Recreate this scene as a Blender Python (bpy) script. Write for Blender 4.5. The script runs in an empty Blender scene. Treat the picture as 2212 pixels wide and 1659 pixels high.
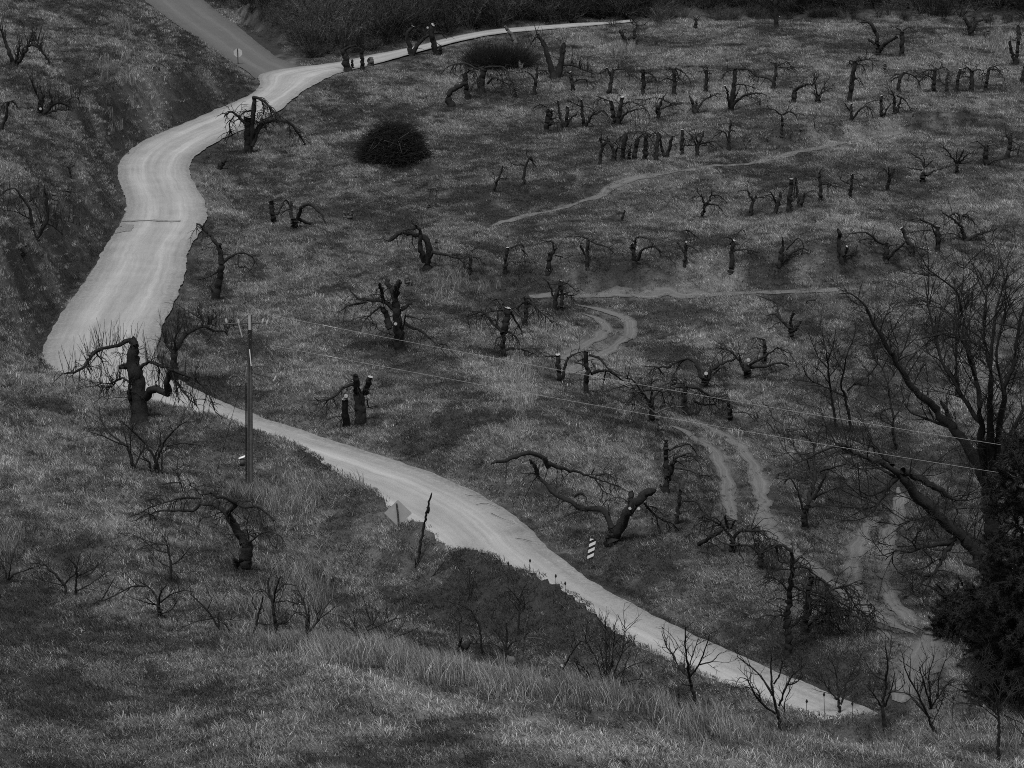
import bpy, math, random
import numpy as np
from mathutils import Vector

rng = np.random.default_rng(11)
random.seed(11)
scene = bpy.context.scene
C = scene.collection

# ------------------------------------------------------------------ camera, light, exposure
CAM_H = 36.0                      # the photographer stands on a hillside 36 m above the valley road
PITCH = math.radians(15.9)
F = 6144.0                        # focal length in pixels of a 2212 px wide view (100 mm lens)
cam_d = bpy.data.cameras.new('camera')
cam = bpy.data.objects.new('camera', cam_d); C.objects.link(cam)
cam_d.sensor_width = 36.0; cam_d.lens = 36.0 * F / 2212.0
cam_d.clip_start = 1.0; cam_d.clip_end = 5000.0
cam.location = (0, 0, CAM_H); cam.rotation_euler = (math.pi / 2 - PITCH, 0, 0)
scene.camera = cam

SUN = Vector((-0.10, -0.36, 0.93)).normalized()
world = bpy.data.worlds.new('World'); scene.world = world; world.use_nodes = True
wn = world.node_tree.nodes; wl = world.node_tree.links; wn.clear()
sky = wn.new('ShaderNodeTexSky'); sky.sky_type = 'NISHITA'; sky.sun_disc = False
sky.sun_elevation = math.asin(SUN.z); sky.sun_rotation = math.atan2(SUN.x, SUN.y)
bw = wn.new('ShaderNodeRGBToBW'); bg = wn.new('ShaderNodeBackground'); wo = wn.new('ShaderNodeOutputWorld')
bg.inputs['Strength'].default_value = 0.10
wl.new(sky.outputs[0], bw.inputs[0]); wl.new(bw.outputs[0], bg.inputs['Color']); wl.new(bg.outputs[0], wo.inputs[0])
sun_d = bpy.data.lights.new('sun', 'SUN'); sun_d.energy = 1.5; sun_d.angle = math.radians(12)   # thin bright overcast: no hard shadows in the photograph
sun_d.color = (1.0, 1.0, 1.0)     # the photograph is black and white
sun = bpy.data.objects.new('sun', sun_d); C.objects.link(sun)
sun.rotation_euler = SUN.to_track_quat('Z', 'Y').to_euler(); sun.location = (-60, -60, 160)
vs = scene.view_settings
vs.view_transform = 'Standard'; vs.look = 'None'; vs.gamma = 1.0; vs.exposure = 0.85
vs.use_curve_mapping = False
scene.cycles.use_denoising = False      # fine grass and twigs: keep the grain rather than smear it
scene.cycles.pixel_filter_type = 'BLACKMAN_HARRIS'; scene.cycles.filter_width = 1.0

# ------------------------------------------------------------------ view geometry (pixel of the 2212x1659 view -> ray)
CP, SP = math.cos(PITCH), math.sin(PITCH)
def ray(u, v):
    a = u - 1106.0; b = 829.5 - v
    return a, F * CP + b * SP, -F * SP + b * CP
def unproj(u, v, Y):
    dx, dy, dz = ray(u, v); t = Y / dy
    return np.array([dx * t, Y, CAM_H + dz * t])
def plane_pt(u, v, z=0.0):
    dx, dy, dz = ray(u, v); t = (z - CAM_H) / dz
    return np.array([dx * t, dy * t])
TILE = {}
for ci, cx in enumerate((0, 600, 1200, 1800)):
    for ri, cy in enumerate((0, 450, 900, 1350)):
        TILE['ABCD'[ri] + '1234'[ci]] = (cx * .8848, cy * .8848)
def tv(tile, x, y):
    o = TILE[tile]; return o[0] + .28 * x, o[1] + .28 * y
def pts(s, tile=None):
    out = []
    for w in s.split():
        x, y = w.split(','); x = float(x); y = float(y)
        out.append(tv(tile, x, y) if tile else (x, y))
    return out

# ------------------------------------------------------------------ noise
def _hash(ix, iy, seed):
    h = (ix.astype(np.int64) * 374761393 + iy.astype(np.int64) * 668265263 + seed * 974711) & 0xffffffff
    h = ((h ^ (h >> 13)) * 1274126177) & 0xffffffff
    return ((h ^ (h >> 16)) & 0xffff) / 65535.0
def vnoise(x, y, seed=0):
    ix = np.floor(x); iy = np.floor(y); fx = x - ix; fy = y - iy
    fx = fx * fx * (3 - 2 * fx); fy = fy * fy * (3 - 2 * fy)
    a = _hash(ix, iy, seed); b = _hash(ix + 1, iy, seed); c = _hash(ix, iy + 1, seed); d = _hash(ix + 1, iy + 1, seed)
    return (a + (b - a) * fx) * (1 - fy) + (c + (d - c) * fx) * fy
def fbm(x, y, sc, seed=0, oct=3):
    s = 0; a = 1.0; t = 0
    for k in range(oct):
        s = s + a * vnoise(x / sc, y / sc, seed + 17 * k); t += a; a *= .55; sc *= .47
    return s / t
def smooth(e0, e1, x):
    t = np.clip((x - e0) / (e1 - e0), 0, 1); return t * t * (3 - 2 * t)

# ------------------------------------------------------------------ road plan (edges seen in the photograph, laid on the valley floor)
PAIRS = """1375,61 1375,66 1342,66 1359,69 1202,73 1219,81 1062,84 1062,95 1035,87 1035,99 959,97 959,111 881,111 885,124 800,120 811,141
741,134 760,151 688,141 735,157 643,144 720,162 548,160 705,170 566,179 680,183 549,202 651,199 518,216 623,224 470,235 598,244
420,258 526,280 364,280 487,297 308,305 454,316 280,325 420,336 260,344 409,356 252,364 411,372 256,392 416,392 270,423 434,420
273,446 446,446 263,479 447,479 244,507 428,507 216,555 402,556 196,588 400,594 174,622 390,627 146,658 374,660 123,692 356,694
104,729 342,734 90,757 336,762 88,795 340,778""".split()
RL = [plane_pt(*map(float, p.split(','))) for p in PAIRS[0::2]]
RR = [plane_pt(*map(float, p.split(','))) for p in PAIRS[1::2]]
TAIL = """375,815 410,840 440,855 476,875 532,893 551,900 592,912 654,933 710,950 763,967 819,981 875,1002 931,1020 993,1043 1049,1065
1091,1090 1122,1115 1150,1141 1185,1194 1219,1228 1258,1253 1300,1276 1342,1298 1398,1323 1454,1354 1499,1376 1566,1407 1622,1435
1691,1458 1752,1486 1825,1511 1873,1530 1960,1566 2080,1618 2250,1695 2600,1850"""
tr = np.array([plane_pt(*p) for p in pts(TAIL)])
# even out the far edge, then offset it for the near edge that the grassy brow hides
def resample(P, step):
    P = np.asarray(P, float); d = np.r_[0, np.cumsum(np.linalg.norm(np.diff(P, axis=0), axis=1))]
    n = max(2, int(d[-1] / step) + 1); s = np.linspace(0, d[-1], n)
    return np.stack([np.interp(s, d, P[:, k]) for k in range(P.shape[1])], 1)
tr = resample(tr, 1.0)
k = np.ones(7) / 7
for _ in range(2):
    trp = np.pad(tr, ((3, 3), (0, 0)), 'edge'); trs = np.stack([np.convolve(trp[:, i], k, 'valid') for i in range(2)], 1)
    trs[0] = tr[0]; trs[-1] = tr[-1]; tr = trs
dt = np.gradient(tr, axis=0); dt /= np.linalg.norm(dt, axis=1)[:, None]
for _ in range(3):
    dp = np.pad(dt, ((3, 3), (0, 0)), 'edge'); dt = np.stack([np.convolve(dp[:, i], k, 'valid') for i in range(2)], 1)
    dt /= np.linalg.norm(dt, axis=1)[:, None]
tl = tr + np.stack([dt[:, 1], -dt[:, 0]], 1) * 5.5
def chord(A, Bq, n):
    return A
ROAD_R = np.vstack([np.array(RR), tr]); ROAD_L = np.vstack([np.array(RL), tl])
def densify(L, R, step):
    M = (L + R) / 2; d = np.r_[0, np.cumsum(np.maximum(np.linalg.norm(np.diff(M, axis=0), axis=1), .3))]
    s = np.linspace(0, d[-1], int(d[-1] / step) + 1)
    f = lambda P: np.stack([np.interp(s, d, P[:, k]) for k in range(2)], 1)
    return f(L), f(R), s
RDL, RDR, RDS = densify(ROAD_L, ROAD_R, .4)
def sm(P, n=2):
    for _ in range(n):
        q = np.pad(P, ((3, 3), (0, 0)), 'edge'); P = np.stack([np.convolve(q[:, i], k, 'valid') for i in range(2)], 1)
    return P
RDL, RDR = sm(RDL), sm(RDR)
RC = (RDL + RDR) / 2; RHW = np.linalg.norm(RDL - RDR, axis=1) / 2

RZ = .75 * smooth(206, 226, RC[:, 1]) * smooth(-14, 0, RC[:, 0])
PAVE_L = np.array([plane_pt(*p) for p in pts('215,-70 310,0 360,38 420,80 480,122 530,152 552,170')])
PAVE_R = np.array([plane_pt(*p) for p in pts('340,-70 440,0 480,33 520,62 560,95 600,125 668,152')])
PDL, PDR, PDS = densify(PAVE_L, PAVE_R, .5)
PC = (PDL + PDR) / 2; PHW = np.linalg.norm(PDL - PDR, axis=1) / 2

def dist_to(P, cen, hw):
    """distance from the strip's edge (negative inside) and index of nearest station"""
    out = np.full(len(P), 1e9); idx = np.zeros(len(P), int)
    for a in range(0, len(P), 20000):
        q = P[a:a + 20000]
        d = np.sqrt((q[:, None, 0] - cen[None, :, 0]) ** 2 + (q[:, None, 1] - cen[None, :, 1]) ** 2) - hw[None, :]
        i = d.argmin(1); out[a:a + 20000] = d[np.arange(len(q)), i]; idx[a:a + 20000] = i
    return out, idx

# ------------------------------------------------------------------ terrain
CREST = pts("""95,805 157,823 224,838 269,850 364,873 476,905 546,931 619,957 676,990 718,1017 769,1043 811,1090 828,1118 861,1142 895,1152
917,1163 984,1188 1057,1211 1127,1247 1202,1284 1294,1346 1392,1402 1454,1430 1524,1461 1622,1503 1691,1536 1750,1544 1845,1550 1900,1552 1960,1552 2060,1562 2212,1585""")
ctrl = []
def cz(u, v, z):
    p = plane_pt(u, v, z); ctrl.append((p[0], p[1], z))
def az(P): return np.arctan2(P[:, 0], P[:, 1])
near = RDL[len(RDL) // 3:]
na = az(near); nr = np.hypot(near[:, 0], near[:, 1])
CREST_W = []
for (u, v) in CREST:
    dx, dy, dz = ray(u, v); a = math.atan2(dx, dy); h = math.hypot(dx, dy)
    m = np.abs(na - a) < .012
    rn = nr[m].min() if m.any() else 110.0
    r = rn - 1.0; z = CAM_H + dz / h * r
    z = max(z, .12); r = (CAM_H - z) / (-dz / h)
    ctrl.append((math.sin(a) * r, math.cos(a) * r, z)); CREST_W.append((math.sin(a) * r, math.cos(a) * r))
for s in """290,905,2.3 0,830,3 0,920,3.6 100,1000,3.8 300,1010,3.1 420,1000,2.7 540,1060,2.6 200,1150,4.1 520,1235,3.2 380,1130,3.5 0,1150,4.8 0,1290,4.8 100,1320,4.6
640,1090,2.0 700,1150,1.9 800,1190,1.4 900,1235,1.6 1000,1310,2.2 780,1260,2.5 650,1290,3.4 1120,1350,2.5 1230,1400,2.8 1000,1390,3.1
350,1345,4.4 640,1390,5.2 800,1420,6.2 1000,1465,6.8 1200,1497,7.2 1330,1512,7.4 1480,1548,7.3 1600,1592,7.2 1720,1652,7.1
800,1372,3.8 1000,1425,3.4 1170,1455,3.2 1330,1468,3.1 1480,1510,3.1 1600,1545,2.8 1690,1566,2.6 1800,1570,2.5 1910,1570,2.3 2030,1595,2.4 2160,1645,2.9 1850,1640,3.2
0,1659,8.9 600,1659,8.9 1106,1659,8.6 1500,1659,7.7 300,1500,6.6 800,1540,7.6 0,1450,6.4 1200,1600,8.0 500,1440,5.9
-200,2200,14 1106,2200,13.2 2400,2200,9 1106,3500,20 -900,1659,11 3100,1659,3
0,700,3.2 100,610,3.0 0,500,4.6 150,450,3.3 200,350,3.0 0,300,5.2 250,280,2.4 350,215,2.4 450,200,1.7 200,150,4.2 0,100,5.6 300,60,3.8 430,115,2.0 520,165,1.0 250,0,5 0,0,6.5
60,740,2.2 -300,700,6 -300,300,8 -300,0,9
480,330,.0 560,350,-.1 700,300,.2 850,320,.35 700,450,.1 560,520,-.3 700,600,-.3 500,640,-.5 600,720,-.5 480,780,-.5 650,850,-.2 900,700,.3 950,590,.95 860,620,.5 1050,640,.2 1150,900,1.2 1000,900,.7 850,900,0
1190,800,.3 1330,700,-.4 1250,670,-.2 1100,1000,.7 1300,950,.95 1300,1150,.3 1500,1000,.2 1450,905,.1 1420,860,-.7 1420,760,-1 1600,800,-.9 1600,1050,-.3 1800,900,-1.1 1900,1100,-1
1650,700,.2 1500,625,0 1200,560,.35 1700,560,.5 2000,560,.8 2100,700,-.1 1300,400,.5 1700,380,.8 2100,350,1.0 1500,200,.5 1900,200,1 2150,200,1.3 1100,200,.1 1000,130,.0 1200,110,0 1340,90,.05
1500,54,.4 1700,52,.9 1900,60,1.2 2212,66,1.5 2100,1000,-1 2150,1300,-.5 1900,1300,-.4 1700,1300,.0 2030,1400,-.2 1850,1440,0 1400,1240,.2 2500,1000,-2 2500,300,1 2500,1400,-1
520,10,1.5 600,60,.8 680,112,.0 700,40,.4 900,50,-.9 1050,35,-.6 1200,30,-.4 1330,30,-.5 900,20,.4""".split():
    u, v, z = map(float, s.split(',')); cz(u, v, z)
for c, z in zip(RC[::8], RZ[::8]): ctrl.append((c[0], c[1], z))
for c in PC[::8]: ctrl.append((c[0], c[1], 0.0))
for x in (-160, -90, -40, 0, 40, 90, 160):
    ctrl += [(x, 0, 33.0 if abs(x) < 50 else 31.0), (x, -150, 44), (x * 1.2, 345, 18), (x * 1.4, 430, 46), (x * 2, 620, 70)]
for x, z in ((5, -3.5), (16, -4.5), (28, -4.5), (45, -4)): ctrl.append((x, 256, z))
for x, z in ((-45, 8), (-25, 6.5), (-8, 6), (8, 1), (24, -1), (48, 1), (75, 3)): ctrl.append((x, 285, z))
for y in (60, 110, 170, 230):
    ctrl += [(-75, y, 12), (-150, y, 26), (80, y, -2), (150, y, 2)]
ctrl = np.array(ctrl); CC = 2.0
dm = np.sqrt(((ctrl[:, None, :2] - ctrl[None, :, :2]) ** 2).sum(2) + CC * CC)
nC = len(ctrl); Pm = np.c_[np.ones(nC), ctrl[:, :2] / 100.0]
big = np.zeros((nC + 3, nC + 3)); big[:nC, :nC] = -dm + .02 * np.eye(nC); big[:nC, nC:] = Pm; big[nC:, :nC] = Pm.T
sol = np.linalg.solve(big, np.r_[ctrl[:, 2], 0, 0, 0]); wts = sol[:nC]; pol = sol[nC:]
def rbf(P):
    out = np.empty(len(P))
    for a in range(0, len(P), 20000):
        q = P[a:a + 20000]
        d = np.sqrt((q[:, None, 0] - ctrl[None, :, 0]) ** 2 + (q[:, None, 1] - ctrl[None, :, 1]) ** 2 + CC * CC)
        out[a:a + 20000] = -(d @ wts) + pol[0] + q @ pol[1:] / 100.0
    return out
def axis(lo, a, b, hi, st):
    mid = np.arange(a, b + 1e-6, st); L = [a]; s = st
    while L[-1] > lo: s *= 1.35; L.append(L[-1] - s)
    H = [mid[-1]]; s = st
    while H[-1] < hi: s *= 1.35; H.append(H[-1] + s)
    return np.r_[np.array(L[1:])[::-1], mid, np.array(H[1:])]
GX = axis(-900, -56, 54, 900, .4); GY = axis(-400, 50, 268, 1500, .4)
XX, YY = np.meshgrid(GX, GY); GP = np.stack([XX.ravel(), YY.ravel()], 1)
GZ = np.clip(rbf(GP), -15, 80)
far_w = smooth(330, 520, np.hypot(GP[:, 0], GP[:, 1] - 120))
GZ = GZ * (1 - far_w) + far_w * (62 + 14 * fbm(GP[:, 0], GP[:, 1], 160, 5))
infine = (np.abs(GP[:, 0]) < 60) & (GP[:, 1] > 45) & (GP[:, 1] < 280)
relief = (fbm(GP[:, 0], GP[:, 1], 5.0, 3) - .5) * .5 + (fbm(GP[:, 0], GP[:, 1], 1.3, 9) - .5) * .16
GZ += relief
# terrace banks across the orchard: each steps up behind its line and eases back
for spec, hh in (('1180,632 1300,634 1450,634 1620,632 1800,626 1960,612', 1.5), ('1330,452 1420,448 1500,446 1600,440', .8), ('1450,372 1650,356 1850,336 2100,306', .8), ('1300,700 1420,722 1560,742', -.7), ('900,618 980,640 1060,668', .6), ('1000,470 1150,455 1300,415', .4), ('1380,860 1500,880 1640,905', .7), ('700,420 850,385 1000,392', .5)):
    q = np.array([plane_pt(*p) for p in pts(spec)]); yb = np.interp(GP[:, 0], q[:, 0], q[:, 1]) + 1.2 * (fbm(GP[:, 0], GP[:, 1], 6, 95) - .5)
    tx_ = smooth(q[0, 0] - 3, q[0, 0] + 2, GP[:, 0]) * (1 - smooth(q[-1, 0] - 2, q[-1, 0] + 3, GP[:, 0])); dy_ = GP[:, 1] - yb
    GZ += hh * tx_ * smooth(0, 2.2, dy_) * np.exp(-np.maximum(dy_ - 2.2, 0) / 9)
near_road = infine.copy()
rd = np.full(len(GP), 99.0); pd = np.full(len(GP), 99.0)
rd[infine], ri = dist_to(GP[infine], RC, RHW); pd[infine], _ = dist_to(GP[infine], PC, PHW)
rdi = np.zeros(len(GP), int); rdi[infine] = ri
w = 1 - smooth(.25, np.where(GP[:, 1] > 125, 2.4, 1.0), rd); GZ = GZ * (1 - w) + w * (RZ[rdi] - .03)
w = 1 - smooth(.25, 1.3, pd); GZ = GZ * (1 - w) + w * (-.045)
GZ -= np.where((GP[:, 1] > 118) & (GP[:, 1] < 203), .20, .0) * np.exp(-((rd - .5) / .32) ** 2) * (pd > 1.5)
HG = GZ.reshape(XX.shape)
_bump = plane_pt(657, 1322, 3.1); HG += .9 * np.exp(-(((XX - _bump[0]) / 1.0) ** 2 + ((YY - _bump[1] - 1.0) / 1.6) ** 2))
def H(x, y):
    x = np.asarray(x, float); y = np.asarray(y, float)
    i = np.clip(np.searchsorted(GX, x) - 1, 0, len(GX) - 2); j = np.clip(np.searchsorted(GY, y) - 1, 0, len(GY) - 2)
    fx = (x - GX[i]) / (GX[i + 1] - GX[i]); fy = (y - GY[j]) / (GY[j + 1] - GY[j])
    return (HG[j, i] * (1 - fx) + HG[j, i + 1] * fx) * (1 - fy) + (HG[j + 1, i] * (1 - fx) + HG[j + 1, i + 1] * fx) * fy
RANGES = np.arange(52, 330, .25)
def hit(u, v):
    dx, dy, dz = ray(u, v); h = math.hypot(dx, dy)
    x = dx / h * RANGES; y = dy / h * RANGES; z = CAM_H + dz / h * RANGES
    below = z < H(x, y)
    i = int(np.argmax(below)) if below.any() else len(RANGES) - 1
    return np.array([x[i], y[i], float(H(x[i], y[i]))])

# ------------------------------------------------------------------ mesh helpers
def mesh_np(name, V, Fq, mats, smooth_=False, tris=None):
    me = bpy.data.meshes.new(name)
    V = np.asarray(V, np.float32)
    nq = len(Fq) if Fq is not None else 0; nt = len(tris) if tris is not None else 0
    loops = []
    if nq: loops.append(np.asarray(Fq, np.int32).ravel())
    if nt: loops.append(np.asarray(tris, np.int32).ravel())
    loops = np.concatenate(loops)
    me.vertices.add(len(V)); me.vertices.foreach_set('co', V.ravel())
    me.loops.add(len(loops)); me.loops.foreach_set('vertex_index', loops)
    me.polygons.add(nq + nt)
    st = np.r_[np.arange(nq) * 4, nq * 4 + np.arange(nt) * 3].astype(np.int32)
    me.polygons.foreach_set('loop_start', st)
    me.update(calc_edges=True); me.validate()
    if smooth_: me.polygons.foreach_set('use_smooth', np.ones(nq + nt, bool))
    for m in (mats if isinstance(mats, (list, tuple)) else [mats]): me.materials.append(m)
    return me
def link(name, me, parent=None, loc=None):
    o = bpy.data.objects.new(name, me); C.objects.link(o)
    if parent is not None: o.parent = parent
    if loc is not None: o.location = loc
    return o
def tag(o, label=None, cat=None, group=None, kind=None):
    if label: o['label'] = label
    if cat: o['category'] = cat
    if group: o['group'] = group
    if kind: o['kind'] = kind
    return o
def empty(name, loc, label, cat, group=None):
    o = bpy.data.objects.new(name, None); C.objects.link(o); o.location = [float(q) for q in loc]
    o.empty_display_size = .2
    return tag(o, label, cat, group)
def tubes(P, R, ns):
    """P (N,K,3) polylines, R (N,K) radii -> verts, quads"""
    N, K, _ = P.shape
    T = np.gradient(P, axis=1); T /= np.linalg.norm(T, axis=2, keepdims=True) + 1e-9
    ref = np.zeros_like(T); ref[..., 2] = 1.0
    vert = np.abs(T[:, :, 2]).mean(1) > .85
    ref[vert] = (0, 1.0, 0)
    A = np.cross(T, ref); A /= np.linalg.norm(A, axis=2, keepdims=True) + 1e-9
    Bn = np.cross(T, A)
    ang = np.arange(ns) * 2 * math.pi / ns
    ring = A[:, :, None, :] * np.cos(ang)[None, None, :, None] + Bn[:, :, None, :] * np.sin(ang)[None, None, :, None]
    V = P[:, :, None, :] + ring * R[:, :, None, None]
    base = (np.arange(N) * K * ns)[:, None, None]
    kk = (np.arange(K - 1) * ns)[None, :, None]; a = np.arange(ns)[None, None, :]; b = (np.arange(ns) + 1)[None, None, :] % ns
    q = np.stack([base + kk + a, base + kk + b, base + kk + ns + b, base + kk + ns + a], -1)
    return V.reshape(-1, 3), q.reshape(-1, 4)
def box(c, s, rot=None):
    v = np.array([[x, y, z] for x in (-.5, .5) for y in (-.5, .5) for z in (-.5, .5)]) * np.array(s)
    if rot is not None: v = v @ np.array(rot).T
    return v + np.array(c), np.array([[0, 1, 3, 2], [4, 6, 7, 5], [0, 4, 5, 1], [2, 3, 7, 6], [0, 2, 6, 4], [1, 5, 7, 3]])
def join(parts):
    V = []; Q = []; n = 0
    for v, q in parts:
        V.append(v); Q.append(np.asarray(q) + n); n += len(v)
    return np.vstack(V), np.vstack(Q)

# ------------------------------------------------------------------ materials (all greys: the photograph is monochrome)
def mat(name):
    m = bpy.data.materials.new(name); m.use_nodes = True
    nt = m.node_tree; b = nt.nodes['Principled BSDF']
    b.inputs['Specular IOR Level'].default_value = .2
    return m, nt, b
def N(nt, t, **kw):
    n = nt.nodes.new(t)
    for a, v in kw.items(): setattr(n, a, v)
    return n
def math_(nt, op, a, b=None):
    n = N(nt, 'ShaderNodeMath', operation=op)
    for i, x in enumerate((a, b)):
        if x is None: continue
        if isinstance(x, (int, float)): n.inputs[i].default_value = x
        else: nt.links.new(x, n.inputs[i])
    return n.outputs[0]
def noise(nt, vec, scale, detail=4, rough=.6):
    n = N(nt, 'ShaderNodeTexNoise'); n.inputs['Scale'].default_value = scale; n.inputs['Detail'].default_value = detail
    n.inputs['Roughness'].default_value = rough
    if vec is not None: nt.links.new(vec, n.inputs['Vector'])
    return n.outputs['Fac']
def remap(nt, x, a, b, c, d):
    n = N(nt, 'ShaderNodeMapRange'); nt.links.new(x, n.inputs[0])
    for i, v in enumerate((a, b, c, d)): n.inputs[i + 1].default_value = v
    return n.outputs[0]
def simple(name, g, rough=.8, var=.35, scale=8, bump=.0, metal=0):
    m, nt, b = mat(name)
    tc = N(nt, 'ShaderNodeTexCoord')
    n = noise(nt, tc.outputs['Object'], scale)
    v = remap(nt, n, .25, .75, g * (1 - var), g * (1 + var))
    nt.links.new(v, b.inputs['Base Color']); b.inputs['Roughness'].default_value = rough; b.inputs['Metallic'].default_value = metal
    if bump:
        bp = N(nt, 'ShaderNodeBump'); bp.inputs['Strength'].default_value = bump; bp.inputs['Distance'].default_value = .03
        nt.links.new(noise(nt, tc.outputs['Object'], scale * 2), bp.inputs['Height']); nt.links.new(bp.outputs[0], b.inputs['Normal'])
    return m
M_bark = simple('bark', .017, .9, .6, 9, .8)
M_grey = simple('weathered_bark', .085, .9, .5, 9, .7)
M_twig = simple('twig_bark', .016, .9, .5, 5)
M_brush = simple('brush_twigs', .05, .9, .6, .8)
M_cut = simple('sawn_wood', .30, .8, .15, 20)
M_metal = simple('galvanised_metal', .36, .55, .12, 3)
M_metal_l = simple('pale_sign_back', .45, .55, .12, 3)
M_post = simple('steel_post', .05, .6, .3, 6)
M_white = simple('white_paint', .72, .6, .06, 6)
M_black = simple('black_paint', .02, .6, .2, 6)
M_pole = simple('pole_wood', .10, .9, .35, 4, .4)
M_wire = simple('aluminium_wire', .3, .4, .1, 2)
M_porc = simple('porcelain', .38, .35, .1, 5)
M_needle = simple('evergreen_needles', .022, .8, .5, 2)

def ground_mat():
    m, nt, b = mat('meadow_soil')
    g = N(nt, 'ShaderNodeNewGeometry'); at = N(nt, 'ShaderNodeAttribute', attribute_name='tone')
    n1 = noise(nt, g.outputs['Position'], 1.1, 5, .7); n2 = noise(nt, g.outputs['Position'], 9, 3, .7)
    s = math_(nt, 'ADD', math_(nt, 'MULTIPLY', n1, .5), math_(nt, 'MULTIPLY', n2, .5))
    n3 = noise(nt, g.outputs['Position'], 30, 2, .7)
    s = math_(nt, 'ADD', math_(nt, 'MULTIPLY', s, .65), math_(nt, 'MULTIPLY', n3, .35))
    k_ = remap(nt, s, .36, .64, .25, 1.75)
    base = remap(nt, at.outputs['Fac'], 0, 1, .016, .15)
    nt.links.new(math_(nt, 'MULTIPLY', base, k_), b.inputs['Base Color']); b.inputs['Roughness'].default_value = 1
    bp = N(nt, 'ShaderNodeBump'); bp.inputs['Strength'].default_value = .8; bp.inputs['Distance'].default_value = .1
    nt.links.new(s, bp.inputs['Height']); nt.links.new(bp.outputs[0], b.inputs['Normal'])
    return m
M_ground = ground_mat()
def road_mat(name, base, streak, speck, edge):
    """uv.x: 0..1 across the road, uv.y: metres along it"""
    m, nt, b = mat(name)
    uv = N(nt, 'ShaderNodeUVMap', uv_map='strip'); sep = N(nt, 'ShaderNodeSeparateXYZ'); nt.links.new(uv.outputs[0], sep.inputs[0])
    g = N(nt, 'ShaderNodeNewGeometry')
    mp = N(nt, 'ShaderNodeMapping'); mp.inputs['Scale'].default_value = (16, .10, 1); nt.links.new(uv.outputs[0], mp.inputs[0])
    st = noise(nt, mp.outputs[0], 1.0, 4, .6)
    sp = noise(nt, g.outputs['Position'], 24, 3, .85)
    bl = noise(nt, g.outputs['Position'], .5, 4, .6)
    cx = math_(nt, 'ABSOLUTE', math_(nt, 'SUBTRACT', sep.outputs[0], .5))
    ed = remap(nt, cx, .30, .5, 0, 1)
    v = math_(nt, 'ADD', base, math_(nt, 'MULTIPLY', math_(nt, 'SUBTRACT', st, .5), streak))
    v = math_(nt, 'ADD', v, math_(nt, 'MULTIPLY', math_(nt, 'SUBTRACT', sp, .5), speck))
    v = math_(nt, 'ADD', v, math_(nt, 'MULTIPLY', math_(nt, 'SUBTRACT', bl, .5), streak * .7))
    wt_ = remap(nt, math_(nt, 'ABSOLUTE', math_(nt, 'SUBTRACT', cx, .19)), .02, .10, 1, 0)
    v = math_(nt, 'ADD', v, math_(nt, 'MULTIPLY', math_(nt, 'MULTIPLY', wt_, st), base * .32))
    v = math_(nt, 'MULTIPLY', v, math_(nt, 'SUBTRACT', 1.0, math_(nt, 'MULTIPLY', ed, edge)))
    # loose coarse stones towards the verges
    vo = N(nt, 'ShaderNodeTexVoronoi'); vo.inputs['Scale'].default_value = 9; nt.links.new(g.outputs['Position'], vo.inputs['Vector'])
    stn = remap(nt, vo.outputs['Color'], .0, 1, .45, 1.3)
    vv = N(nt, 'ShaderNodeMix'); vv.data_type = 'FLOAT'
    nt.links.new(math_(nt, 'MULTIPLY', ed, .55), vv.inputs[0]); nt.links.new(v, vv.inputs[2]); nt.links.new(math_(nt, 'MULTIPLY', v, stn), vv.inputs[3])
    nt.links.new(vv.outputs[0], b.inputs['Base Color']); b.inputs['Roughness'].default_value = .95
    bp = N(nt, 'ShaderNodeBump'); bp.inputs['Strength'].default_value = .5; bp.inputs['Distance'].default_value = .04
    nt.links.new(math_(nt, 'ADD', math_(nt, 'MULTIPLY', sp, .5), st), bp.inputs['Height']); nt.links.new(bp.outputs[0], b.inputs['Normal'])
    return m
M_gravel = road_mat('gravel', .265, .2, .28, .3)
M_asph = road_mat('worn_asphalt', .095, .03, .02, .15)
M_dirt = road_mat('track_dirt', .11, .10, .13, .2)
M_patch = simple('damp_gravel', .165, .9, .5, 12)

def grass_mat(name, lo, hi, transl=.35):
    m, nt, b = mat(name)
    nt.nodes.remove(b)
    at = N(nt, 'ShaderNodeAttribute', attribute_name='tone', attribute_type='INSTANCER')
    br = N(nt, 'ShaderNodeAttribute', attribute_name='br')
    t = remap(nt, at.outputs['Fac'], 0, 1, lo, hi)
    v = math_(nt, 'MULTIPLY', t, math_(nt, 'ADD', .34, math_(nt, 'MULTIPLY', math_(nt, 'POWER', br.outputs['Fac'], 2.0), 1.95)))
    d = N(nt, 'ShaderNodeBsdfDiffuse'); tr_ = N(nt, 'ShaderNodeBsdfTranslucent'); mx = N(nt, 'ShaderNodeMixShader')
    mx.inputs[0].default_value = transl
    nt.links.new(v, d.inputs[0]); nt.links.new(v, tr_.inputs[0]); nt.links.new(d.outputs[0], mx.inputs[1]); nt.links.new(tr_.outputs[0], mx.inputs[2])
    nt.links.new(mx.outputs[0], nt.nodes['Material Output'].inputs['Surface'])
    return m
M_grass = grass_mat('dry_grass', .012, .37)
M_brushi = grass_mat('thicket_twigs', .02, .17, .1)

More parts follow.
